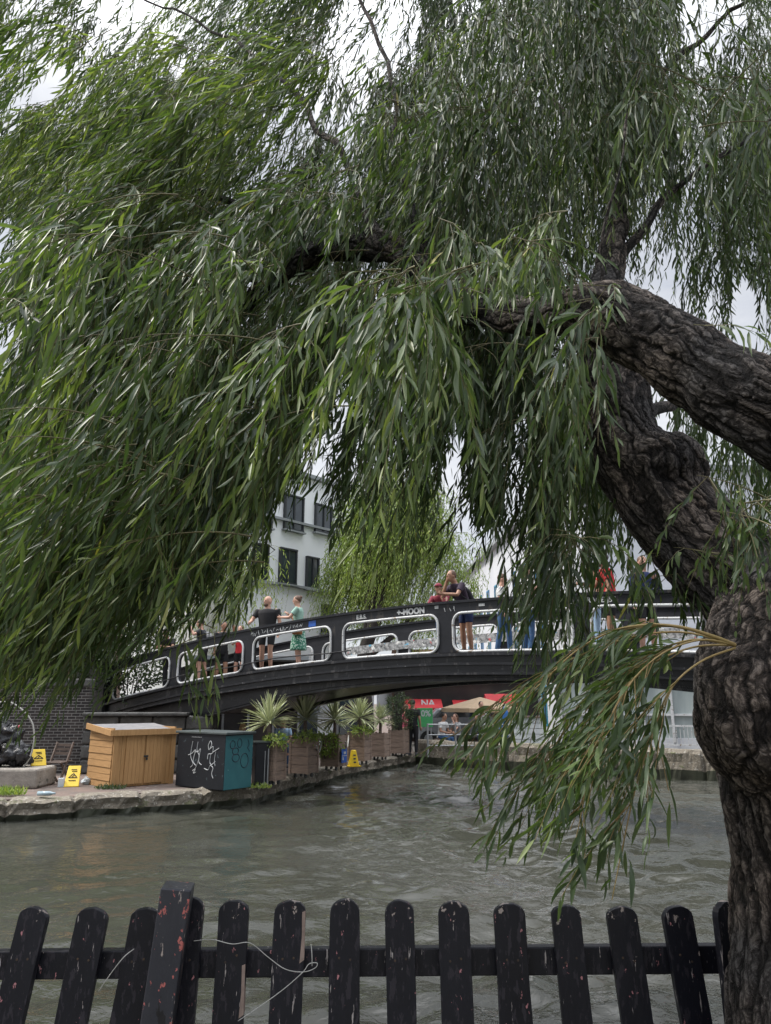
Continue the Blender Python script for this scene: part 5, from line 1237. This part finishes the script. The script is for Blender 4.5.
def strands(P0, D0, Ls, wind, step, leafL, leafW, rg, tone=.42, kbend=3.0, hem=None, radius=.0016, spread=.42, gust=.22, leaves_per=1, tipyoung=.3, flut=.5):
    n = len(P0); K = int(np.ceil(Ls.max()/step)); P = np.zeros((n, K+1, 3)); P[:, 0] = P0; D = unit(D0); Ds = np.zeros_like(P); Ds[:, 0] = D
    ph = rg.uniform(0, 6.28, (n, 3)); fr = rg.uniform(2, 5, (n, 1)); alive = np.ones((n, K+1), bool)
    for k in range(1, K+1):
        s = k*step
        G = np.stack([-wind, np.zeros(n), -np.ones(n)], 1)+gust*np.sin(fr*s+ph)*[1, 1, .3]
        G = unit(G); D = unit(D+step*kbend*(G-D)); P[:, k] = P[:, k-1]+D*step; Ds[:, k] = D
        alive[:, k] = s < Ls
    if hem is None: hem = (np.array([-300, 1100]), np.array([3000, 3000]))
    if True:
        u, v = project(P); lim = np.interp(u, hem[0], hem[1])+rg.normal(0, 30, (n, 1)); over = (v > lim)
        for gu, gv, ru, rv in GAPS: over |= (((u-gu)/ru)**2+((v-gv)/rv)**2 < 1) & (rg.random((n, 1)) < .88)
        for gu, gv, ru, rv, ym in CLEAR: over |= (((u-gu)/ru)**2+((v-gv)/rv)**2 < 1) & (rg.random((n, 1)) < .85) & (P[..., 1] < ym)
        alive &= ~(np.cumsum(over, 1) > 0)
    alive[:, 0] = True
    frac = np.arange(K+1)[None, :]*step/Ls[:, None]; nlive = alive.sum(1); frac = np.minimum(frac, np.arange(K+1)[None, :]/np.maximum(nlive[:, None], 1))
    mk = alive.copy(); mk[:, :2] = False
    leaf = []
    for rep in range(leaves_per):
        idx = np.nonzero(mk & (rg.random(mk.shape) < .93)); m = len(idx[0])
        p = P[idx]; d = Ds[idx]; f = frac[idx]
        ang = idx[1]*2.4+ph[idx[0], 0]*3+rep*3.1; ref = unit(np.cross(d, np.array([.2, 1, .1]))); r2 = np.cross(d, ref)
        outw = ref*np.cos(ang)[:, None]+r2*np.sin(ang)[:, None]
        Gl = unit(np.stack([-wind[idx[0]]*1.0, np.zeros(m), -np.ones(m)], 1))
        dl = unit(d*.8+outw*spread*rg.uniform(.5, 1.2, (m, 1))+Gl*.35+rg.normal(0, .16*flut/.5, (m, 3)))
        nm = unit(rg.normal(0, 1, (m, 3))*.8+np.array([.15, -.35, .8]))
        ll = leafL*rg.uniform(.5, 1.3, m)*np.clip(1.25-f*.75, .35, 1)*(1-.35*np.exp(-f*12)); wd = leafW*rg.uniform(.75, 1.2, m)*np.clip(1.15-f*.55, .4, 1)
        tn = np.clip(rg.normal(tone, .17, m)+tipyoung*np.clip(f-.6, 0, 1)*1.7, 0, .955); tn[rg.random(m) < .0016] = 1.  # tips paler as young leaves, lifted further as painted highlights
        curve = (Gl-dl)*.28+rg.normal(0, .12, (m, 3))
        leaf.append((p+rg.normal(0, .002, (m, 3)), dl, nm, ll, wd, tn, curve))
    # twigs: triangular tubes, every other node
    st = max(1, int(.08/step)); Q = P[:, ::st]; al = alive[:, ::st]; DQ = Ds[:, ::st]; kk = Q.shape[1]
    A = unit(np.cross(DQ, np.array([.1, 1, .05]))); Bv = np.cross(DQ, A); rad = radius*(1-.7*np.linspace(0, 1, kk))[None, :, None]
    V = np.stack([Q+rad*(A*math.cos(t)+Bv*math.sin(t)) for t in (0, 2.09, 4.19)], 2)     # n,kk,3,3
    ok = np.nonzero(al[:, 1:] & al[:, :-1]); base = ok[0]*kk*3+ok[1]*3; fs = []
    for j in range(3): j2 = (j+1) % 3; fs.append(np.stack([base+j, base+j2, base+3+j2, base+3+j], 1))
    return leaf, V.reshape(-1, 3), np.concatenate(fs)
class Crown:
    def __init__(s): s.l = []; s.v = []; s.f = []; s.n = 0
    def add(s, res):
        lf, v, f = res; s.l += lf; s.f.append(f+s.n); s.v.append(v); s.n += len(v)
    def tube(s, pts, r0, r1):
        m = MB(); k = len(pts); m.tube(pts, list(np.linspace(r0, r1, k)), 6, cap=False); f = np.array(m.f); s.v.append(np.array(m.v)); s.f.append(f+s.n); s.n += len(m.v)
    def build(s, name, parent, mats, crease=True):
        L_ = [np.concatenate([x[i] for x in s.l]) for i in range(7)]
        print(name, 'leaves', len(L_[0]))
        return leafmesh(name, L_[0], L_[1], L_[2], L_[3], L_[4], L_[5], None, parent, crease, L_[6], mats, (np.concatenate(s.v), np.concatenate(s.f)))
CLEAR = [(492, 552, 24, 36, 9), (318, 452, 16, 26, 9), (608, 592, 17, 46, 9), (468, 585, 26, 22, 9), (302, 530, 26, 46, 9), (345, 250, 58, 17, 3.75), (520, 310, 60, 20, 2.9), (268, 283, 16, 14, 4.0), (630, 425, 30, 80, 2.75), (650, 330, 48, 30, 2.3)]
GAPS = [(382, 12, 40, 46), (745, 300, 14, 26), (456, 450, 12, 34), (712, 8, 36, 26), (12, 335, 16, 22), (522, 455, 9, 50), (60, 70, 9, 14), (180, 60, 10, 8), (8, 240, 10, 26), (345, 400, 8, 26)]
HEM = (np.array([-300, 0, 60, 110, 150, 180, 205, 235, 262, 290, 330, 350, 380, 420, 440, 462, 485, 505, 535, 560, 590, 625, 660, 700, 771, 1100]),
       np.array([750, 706, 676, 634, 618, 606, 600, 595, 545, 485, 480, 540, 560, 560, 510, 470, 545, 620, 690, 700, 660, 600, 615, 640, 640, 640]))
def clumps(cr, ncl, ur, vr, yr, per, Lr, w, leafL=.114, leafW=.0150, step=.028, tone=.42, bl=(.25, .55), up=.3, seed=0, hem=HEM, spread=.5, gust=.24, jit=.16, lp=1, tip=.42, twigr=.0028, kb=4.6):
    rg = np.random.default_rng(seed)
    for c in range(ncl):
        u, v, Y = rg.uniform(*ur), rg.uniform(*vr), rg.uniform(*yr); c0 = atn(np.array(u), np.array(v), np.array(Y)); ww = rg.uniform(*w)
        # the twig the clump hangs from: springs up and out, then bends over with the wind
        az = rg.normal(math.pi if ww > .3 else rg.uniform(0, 6.28), .7); bd = np.array([math.cos(az), math.sin(az)*.8, rg.uniform(up*.3, up*1.8)]); bd /= np.linalg.norm(bd)
        Lb = rg.uniform(*bl); pts = [c0]; d = bd.copy()
        for k in range(8):
            d = d+(Lb/8)*1.6*(np.array([-ww, 0, -1.0])/math.hypot(1, ww)-d); d /= np.linalg.norm(d); pts.append(pts[-1]+d*Lb/8)
        pts = np.array(pts); pts -= (pts[4]-c0)     # centre of the clump sits on the chosen spot
        cr.tube([Vector(p) for p in pts], twigr, twigr*.35)
        n = per; t = rg.uniform(0, 8, n); i = np.minimum(t.astype(int), 7); P0 = pts[i]+(pts[i+1]-pts[i])*(t-i)[:, None]
        az = rg.uniform(0, 6.28, n); D0 = np.stack([np.cos(az)*.6-ww*.3, np.sin(az)*.6, rg.uniform(-1.1, .1, n)], 1)
        ln = rg.uniform(*Lr, n)*rg.uniform(.8, 1.15); tn = tone+rg.normal(0, .15)
        cr.add(strands(P0, D0, ln, ww*.66+rg.normal(0, .08, n), step, leafL, leafW, rg, tone=tn, hem=hem, spread=spread, gust=gust, leaves_per=lp, tipyoung=tip, kbend=kb, radius=.0017))
SCL = 1.0
NEAR = Crown(); MID = Crown(); FAR = Crown()
#CL#
# far layers (dense, inner ones with shade put into a darker leaf tone)
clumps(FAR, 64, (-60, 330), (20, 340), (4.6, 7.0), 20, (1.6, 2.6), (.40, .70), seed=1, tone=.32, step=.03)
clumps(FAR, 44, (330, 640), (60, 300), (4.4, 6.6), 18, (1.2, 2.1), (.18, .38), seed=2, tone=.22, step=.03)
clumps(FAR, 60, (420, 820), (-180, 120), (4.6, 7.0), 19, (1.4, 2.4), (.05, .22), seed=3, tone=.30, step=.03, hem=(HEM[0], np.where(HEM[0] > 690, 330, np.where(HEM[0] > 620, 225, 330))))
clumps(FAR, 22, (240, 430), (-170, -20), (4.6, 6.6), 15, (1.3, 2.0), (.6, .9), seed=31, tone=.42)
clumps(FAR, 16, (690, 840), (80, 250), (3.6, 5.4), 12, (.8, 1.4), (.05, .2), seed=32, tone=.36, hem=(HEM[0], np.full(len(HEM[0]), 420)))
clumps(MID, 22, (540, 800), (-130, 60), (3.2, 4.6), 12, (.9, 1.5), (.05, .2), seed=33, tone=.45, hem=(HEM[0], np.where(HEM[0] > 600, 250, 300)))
clumps(FAR, 26, (60, 430), (-120, 90), (4.6, 6.6), 14, (1.2, 2.0), (.7, 1.1), seed=4, tone=.52)  # lighter leaf tone imitates the lit upper left
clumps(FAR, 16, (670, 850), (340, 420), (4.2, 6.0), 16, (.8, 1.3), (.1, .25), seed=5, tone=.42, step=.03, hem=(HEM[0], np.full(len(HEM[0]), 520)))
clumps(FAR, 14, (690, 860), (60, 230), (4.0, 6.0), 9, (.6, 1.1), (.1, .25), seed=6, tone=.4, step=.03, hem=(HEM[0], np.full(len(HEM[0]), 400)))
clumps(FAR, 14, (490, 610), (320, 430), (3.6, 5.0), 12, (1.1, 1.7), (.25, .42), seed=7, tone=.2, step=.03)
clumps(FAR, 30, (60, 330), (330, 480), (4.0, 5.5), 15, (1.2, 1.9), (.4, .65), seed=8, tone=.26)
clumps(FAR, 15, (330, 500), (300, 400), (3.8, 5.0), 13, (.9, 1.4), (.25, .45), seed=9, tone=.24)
# middle layers
clumps(MID, 34, (0, 330), (10, 200), (3.2, 4.6), 12, (1.0, 1.6), (.9, 1.4), seed=11, tone=.66)  # backlight of the thin upper left put into a paler leaf tone
clumps(MID, 46, (40, 380), (170, 400), (2.8, 4.2), 14, (1.0, 1.8), (.40, .68), seed=12, tone=.42)
clumps(MID, 42, (0, 280), (370, 560), (2.8, 4.0), 12, (.7, 1.2), (.5, .85), seed=13, tone=.42)
clumps(MID, 24, (380, 560), (240, 360), (2.6, 3.6), 11, (.7, 1.2), (.22, .40), seed=14, tone=.32)
clumps(MID, 30, (430, 760), (-60, 150), (3.0, 4.4), 11, (.8, 1.4), (.08, .25), seed=15, tone=.42, hem=(HEM[0], np.where(HEM[0] > 600, 250, 300)))
clumps(MID, 14, (300, 480), (60, 200), (3.0, 4.2), 10, (.6, 1.1), (.4, .8), seed=16, tone=.46)
clumps(MID, 6, (540, 600), (330, 420), (2.5, 3.2), 9, (.6, .9), (.1, .25), seed=17, tone=.34)
clumps(MID, 9, (500, 560), (400, 470), (2.8, 3.6), 9, (.7, 1.1), (.3, .45), seed=18, tone=.25)
clumps(MID, 5, (500, 600), (400, 500), (2.9, 3.6), 5, (.9, 1.3), (.15, .35), seed=34, tone=.3)
clumps(MID, 5, (630, 700), (535, 575), (2.35, 2.6), 6, (.14, .26), (.0, .2), seed=35, tone=.42, leafL=.08, step=.022, bl=(.08, .15), hem=None, twigr=.0015)
# unseen extra crown above the frame, added to shade the foliage below
clumps(FAR, 70, (230, 1000), (-1100, -260), (1.2, 5.0), 15, (1.2, 2.0), (.1, .4), seed=36, tone=.35, leafL=.17, leafW=.032, step=.055, hem=(HEM[0], np.full(len(HEM[0]), -60)))
clumps(FAR, 16, (-110, 170), (-170, 10), (4.4, 6.2), 14, (1.2, 1.8), (.6, .9), seed=37, tone=.5)
clumps(MID, 8, (595, 665), (10, 160), (2.9, 3.6), 9, (.6, 1.0), (.0, .2), seed=38, tone=.45, hem=(HEM[0], np.full(len(HEM[0]), 262)))
clumps(MID, 4, (560, 600), (525, 560), (2.5, 3.0), 6, (.4, .75), (.2, .45), seed=39, tone=.42, bl=(.1, .2), hem=(HEM[0], np.full(len(HEM[0]), 720)), twigr=.0015)
clumps(NEAR, 1, (560, 585), (262, 285), (2.15, 2.35), 7, (.25, .5), (.05, .3), seed=40, tone=.5, step=.024, hem=None, bl=(.1, .2), twigr=.002)
# nearest sprays
clumps(NEAR, 9, (400, 590), (210, 290), (2.1, 2.6), 7, (.25, .5), (.1, .45), seed=21, tone=.6, step=.024, hem=None, bl=(.15, .3), twigr=.002)
clumps(NEAR, 7, (370, 470), (250, 350), (1.8, 2.2), 6, (.45, .8), (.12, .3), seed=22, tone=.48, step=.024, bl=(.1, .2), hem=(HEM[0], np.full(len(HEM[0]), 600)), twigr=.003)
clumps(NEAR, 4, (555, 600), (300, 360), (1.9, 2.2), 5, (.4, .6), (.02, .12), seed=23, tone=.48, step=.026, bl=(.06, .12), hem=None, twigr=.0015)
clumps(NEAR, 8, (610, 790), (40, 180), (2.0, 2.9), 6, (.3, .55), (.05, .2), seed=24, tone=.48, step=.026, hem=(HEM[0], np.full(len(HEM[0]), 300)), bl=(.3, .6), twigr=.003)
clumps(NEAR, 16, (60, 340), (200, 420), (2.2, 3.0), 7, (.6, 1.1), (.4, .7), seed=25, tone=.6, step=.026, twigr=.003)
clumps(NEAR, 16, (-40, 220), (400, 580), (2.1, 2.9), 6, (.4, .8), (.7, 1.0), seed=26, tone=.6, step=.026, twigr=.003)
clumps(NEAR, 6, (725, 800), (480, 540), (1.72, 1.9), 7, (.16, .34), (.1, .4), seed=27, tone=.42, leafL=.06, leafW=.011, step=.018, bl=(.12, .25), hem=None, twigr=.002)
clumps(NEAR, 2, (178, 205), (600, 640), (2.4, 2.7), 2, (.3, .45), (-.15, .1), seed=28, tone=.75, step=.03, bl=(.1, .2), hem=None, twigr=.002)
clumps(NEAR, 1, (700, 712), (320, 330), (1.95, 2.0), 3, (.14, .2), (-.2, .1), seed=29, tone=.55, step=.02, bl=(.05, .1), hem=None, twigr=.002)
clumps(NEAR, 2, (5, 25), (290, 310), (2.0, 2.2), 3, (.2, .3), (.1, .3), seed=30, tone=.3, step=.025, bl=(.1, .2), hem=None, twigr=.002)
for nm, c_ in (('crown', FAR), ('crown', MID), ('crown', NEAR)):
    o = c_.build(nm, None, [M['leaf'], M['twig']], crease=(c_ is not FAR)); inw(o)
# the low shoot growing out of the burl
SH = Crown(); rg = np.random.default_rng(77)
for k, rows in enumerate([[(735, 645, 1.84), (712, 636, 1.82), (680, 627, 1.82), (645, 625, 1.84), (610, 632, 1.86), (575, 652, 1.88), (545, 680, 1.9), (515, 705, 1.92)],
             [(735, 648, 1.84), (700, 662, 1.78), (670, 690, 1.76), (650, 740, 1.76), (635, 790, 1.76), (622, 850, 1.76), (612, 900, 1.76)],
             [(735, 646, 1.84), (690, 640, 1.95), (640, 660, 2.0), (590, 700, 2.02), (555, 745, 2.0), (535, 775, 2.0)],
             [(735, 645, 1.84), (690, 648, 1.9), (640, 672, 1.9), (610, 720, 1.85), (590, 780, 1.85), (570, 830, 1.85)],
             [(735, 645, 1.84), (680, 632, 1.9), (620, 640, 2.1), (560, 665, 2.2), (500, 700, 2.25), (455, 735, 2.3)],
             [(735, 645, 1.84), (700, 640, 1.8), (660, 655, 1.78), (625, 690, 1.75), (600, 740, 1.72)]]):
    pts = [Vector(q) for q in smooth_line([tuple(at(*r)) for r in rows], 6)]
    SH.tube(pts, .0052 if k < 1 else .0030, .0010)
    n = 24; t = np.sort(rg.uniform(.22, .99, n))*(len(pts)-1.01); i = t.astype(int); PP = np.array([tuple(p) for p in pts]); P0 = PP[i]+(PP[i+1]-PP[i])*(t-i)[:, None]
    tang = unit(PP[i+1]-PP[i]); az = rg.uniform(0, 6.28, n); D0 = tang*.8+np.stack([np.cos(az)*.5, np.sin(az)*.5, np.full(n, .1)], 1)
    ln = rg.uniform(.16, .44, n)
    SH.add(strands(P0, D0, ln, rg.uniform(.15, .7, n), .022, .088, .0125, rg, tone=.46, kbend=5, spread=.75, gust=.35, radius=.0016, tipyoung=.35, hem=(np.array([400, 440, 500, 560, 640, 690, 720]), np.array([740, 755, 815, 850, 865, 720, 660]))))
inw(SH.build('low_shoot', None, [M['leaf'], M['shoot']]))

# ------------------------------------------------------------------ trees and shrubs beyond the bridge
def far_willow(x, y, rx, ry, ztop, zbot, n, seed, label, trunk, mat='leaf_far', wind=.12, ll=.22, lw=.042, tone=.5):
    rg = np.random.default_rng(seed); o = empty('willow_tree', (trunk[0], trunk[1], QZ), 0, label, 'tree', 'trees beyond the bridge'); cr = Crown()
    c = 26; az = rg.uniform(0, 6.28, c); rr = np.sqrt(rg.uniform(.05, 1, c)); zc = ztop-(ztop-zbot)*(.08+.55*rr**2)+rg.normal(0, .4, c)
    cx, cy_ = x+rx*rr*np.cos(az), y+ry*rr*np.sin(az); m = MB()
    for k in range(c):
        P0 = np.array([cx[k], cy_[k], zc[k]])+rg.normal(0, 1, (n//c, 3))*[rx*.14, ry*.14, .45]
        az2 = rg.uniform(0, 6.28, n//c); D0 = np.stack([np.cos(az2), np.sin(az2), rg.uniform(0, .6, n//c)], 1)
        ln = np.minimum(rg.uniform(1.5, 4.2, n//c), np.maximum(zc[k]-zbot, .8)*rg.uniform(.7, 1.25))
        cr.add(strands(P0, D0, ln, np.full(n//c, wind), .085, ll, lw, rg, tone=tone+rg.normal(0, .13), kbend=1.8, radius=.006, spread=.9))
        mid = Vector(((cx[k]+trunk[0])/2, (cy_[k]+trunk[1])/2, zc[k]*.8)); 
        if k % 2 == 0: m.tube([Vector(q) for q in smooth_line([(trunk[0], trunk[1], zbot*.9), tuple(mid), (cx[k], cy_[k], zc[k]+.3)], 5)], list(np.linspace(.13, .02, 11)), 6)
    f = cr.build('crown', o, [M[mat], M['twig']], False); f.location = -Vector(o.location)
    b = m.build('limb', M['bark_far'], o, smooth=True); b.location = -Vector(o.location)
    m = MB(); tp = (trunk[0]*.6+x*.4, trunk[1], zbot+1.5); m.tube([Vector(q) for q in smooth_line([(trunk[0], trunk[1], QZ-.1), (trunk[0]+.05, trunk[1], 1.5), (trunk[0]-.05, trunk[1], zbot*.9), tp], 5)], list(np.linspace(.36, .2, 16)), 12)
    b = m.build('trunk', M['bark_far'], o, smooth=True); b.location = -Vector(o.location)
far_willow(-9.9, 25.5, 4.6, 3.4, 13.0, 2.4, 3400, 201, 'yellow green weeping willow left of the pale block', (-9.8, 26, 0), tone=.52)
far_willow(.75, 28.5, 2.45, 2.4, 11.0, 3.9, 2600, 202, 'light green willow between the two white buildings', (at(364, 740, 26.8).x, 26.8, 0), tone=.5, wind=.25)
far_willow(-17.5, 27.5, 4.6, 3.6, 11.5, 2.6, 2400, 203, 'further yellow green willow at the left edge beyond the brick wall', (-17.5, 28, 0), tone=.55)
for (px, v0, Y, rx, h, n, lab, sd) in ((132, 660, 21.6, 1.2, 4.2, 5200, 'dark small leaved evergreen above the left bridge end', 301), (40, 690, 21.0, 1.7, 3.0, 5200, 'dark hedge shrub over the brick wall at the far left', 302), (-60, 690, 20.8, 1.9, 3.6, 4000, 'dark shrub at the very left of the brick wall', 303)):
    p = Vector((at(px, v0, Y).x, Y, 0)); bushy('evergreen_shrub', p, QZ+1.6 if px < 100 else QZ+1.4, rx, 1.0, h, n, .11, M['leaf_shrub'], sd, lab, 'shrub', 'dark shrubs behind the brick wall', lw=.5)
o = empty('brick_building', (-46, 48, QZ), 0, 'brown brick building far behind the left willow', 'building')
mb = MB(); mb.box((14, 4, 4.5), (28, 8, 9)); mb.build('wall', M['brown_brick'], o)
mb = MB(); mb.box((14, 4, 9.15), (28.6, 8.6, .3)); mb.build('roof', M['ledge'], o)
for i in range(9):
    for j in range(3):
        mb = MB(); mb.box((1.8+i*3, -.03, 1.6+j*2.8), (1.2, .1, 1.6)); f = mb.build('window', M['frame_dark'], o)
        mb = MB(); mb.box((1.8+i*3, -.05, 1.6+j*2.8), (1.0, .1, 1.4)); mb.build('pane', M['glass_dark'], f)

# ------------------------------------------------------------------ picket fence in front
fy = 2.5
fn = empty('picket_fence', (0, fy, .5), 0, 'black picket fence with flaking pink specks beside the canal', 'fence')
def inf(o): o.parent = fn; o.location = -Vector(fn.location); return o
rgf = random.Random(12)
PK = [(-75, 904, -120), (-20, 904, -56), (38, 902, 8), (96, 902, 71), (150, 901, 126), (191, 893, 179), (235, 895, 228), (291, 895, 285), (345, 896, 344), (399, 896, 402), (453, 897, 458), (508, 897, 516), (564, 899, 577), (619, 900, 637), (674, 900, 696), (724, 897, 739), (778, 898, 802), (832, 898, 862)]
for i, (ut, vt, ub) in enumerate(PK):
    T = at(ut, vt, fy); Bm = at(ub, 1024, fy); d = (Bm-T).normalized(); L_ = (T.z-.53)/abs(d.z); yaw = rgf.uniform(-.10, .10)+(.5 if i == 15 else 0); hw = .0465*rgf.uniform(.94, 1.05); th = .011
    X = Vector((math.cos(yaw), math.sin(yaw), 0)); X = (X-d*X.dot(d)).normalized(); Nn = X.cross(d)
    prof = []
    sh_ = rgf.uniform(.6, .85)
    for k in range(11):
        a = math.pi*k/10; prof.append((-hw*math.cos(a), hw*(1-sh_*math.sin(a))+rgf.uniform(-.0015, .0015)))
    nseg = 10
    left = [(-hw+rgf.uniform(-.0015, .0012), hw+(L_-hw)*k/nseg) for k in range(1, nseg+1)]; right = [(hw+rgf.uniform(-.0012, .0015), hw+(L_-hw)*k/nseg) for k in range(1, nseg+1)]
    poly = prof+right+left[::-1]; n = len(poly); off = T-d*.0
    vs_ = [off+X*x+d*y+Nn*th for x, y in poly]+[off+X*x+d*y-Nn*th for x, y in poly]
    mb = MB(); mb.add(vs_, [tuple(range(n)), tuple(range(n, 2*n))[::-1]]+[(q, (q+1) % n, n+(q+1) % n, n+q) for q in range(n)])
    p_ = inf(mb.build('picket', M['picket'], None, bevel=.0015))
    zz_ = (T.z-(.5+.68+.0))/abs(d.z)
    for xx in (-.016, .017):
        c_ = off+X*xx+d*((T.z-(at(ut, 957, fy).z+rgf.uniform(-.012, .012)))/abs(d.z))
        nl = MB(); sgn = -1 if Nn.y > 0 else 1; nl.tube([c_+Nn*sgn*(th-.001), c_+Nn*sgn*(th+.0016)], .0034, 8); nl = nl.build('nail', M['nail'], None); nl.parent = p_
    if i in (6, 7):       # split bare edge
        mb = MB(); y0 = .045 if i == 7 else .19; x0_ = hw-.007
        pl = [(x0_-.004, y0), (hw-.001, y0-.004), (hw+.0008, y0+.13), (x0_-.006, y0+.14), (x0_-.002, y0+.07)]; n = 5
        vs_ = [off+X*x+d*y+Nn*(th+.0015) for x, y in pl]+[off+X*x+d*y-Nn*(th+.0015) for x, y in pl]
        mb.add(vs_, [tuple(range(n)), tuple(range(n, 2*n))[::-1]]+[(q, (q+1) % n, n+(q+1) % n, n+q) for q in range(n)]); ch = mb.build('split_edge', M['bare_wood'], None); ch.parent = p_
zr = at(385, 957.5, fy+.05).z; zl_ = at(0, 963, fy+.05).z
mb = MB(); mb.bar((-2.6, fy+.045, zl_+(zl_-zr)*.8), (2.6, fy+.045, zr-(zl_-zr)*.8), .035, .078); inf(mb.build('rail', M['picket'], None, bevel=.004))
mb = MB(); mb.bar((-2.6, fy+.045, .72), (2.6, fy+.045, .72), .035, .078); inf(mb.build('rail', M['picket'], None, bevel=.004))
T = at(176, 889, 2.38); Bm = at(156, 1024, 2.38); d = (Bm-T).normalized(); L_ = (T.z-.48)/abs(d.z); Bt = T+d*L_
up = (T-Bt).normalized(); X = Vector((math.cos(.12), math.sin(.12), 0)); X = (X-up*X.dot(up)).normalized(); Yv = up.cross(X)
MM = Matrix((X, Yv, up)).transposed().to_4x4(); mb = MB(); mb.box((T+Bt)/2+Yv*.045, (.088, .095, L_), M=MM); inf(mb.build('post', M['picket_post'], None, bevel=.004))
for px in (-110, 880):
    T2 = at(px, 889, 2.40); mb = MB(); mb.box((T2.x, 2.43, .5+.5), (.088, .095, 1.02)); inf(mb.build('post', M['picket_post'], None, bevel=.004))
SY = 2.46
def string_(rows, label):
    mb = MB(); mb.tube([Vector(q) for q in smooth_line([tuple(at(u, v, y)) for u, v, y in rows], 6)], .0022, 6); return mb
mb = MB()
for rows in [[(98, 992, 2.48), (112, 972, 2.46), (124, 957, 2.45), (134, 949, 2.47)], [(194, 941, 2.48), (212, 939.5, 2.46), (232, 944, 2.455), (250, 943, 2.455), (268, 957, 2.46), (285, 969, 2.455), (303, 972, 2.46), (315, 968, 2.46), (317, 963, 2.46), (309, 964, 2.46), (303, 972, 2.455), (285, 988, 2.455), (262, 1005, 2.45), (238, 1021, 2.45)], [(312, 966, 2.46), (312, 955, 2.462), (311, 944, 2.47)]]:
    mb.tube([Vector(q) for q in smooth_line([tuple(at(*r)) for r in rows], 6)], .0013, 6)
o = mb.build('string', M['string'], None, smooth=True); tag(o, 'white string tangled round the fence pickets', 'string')
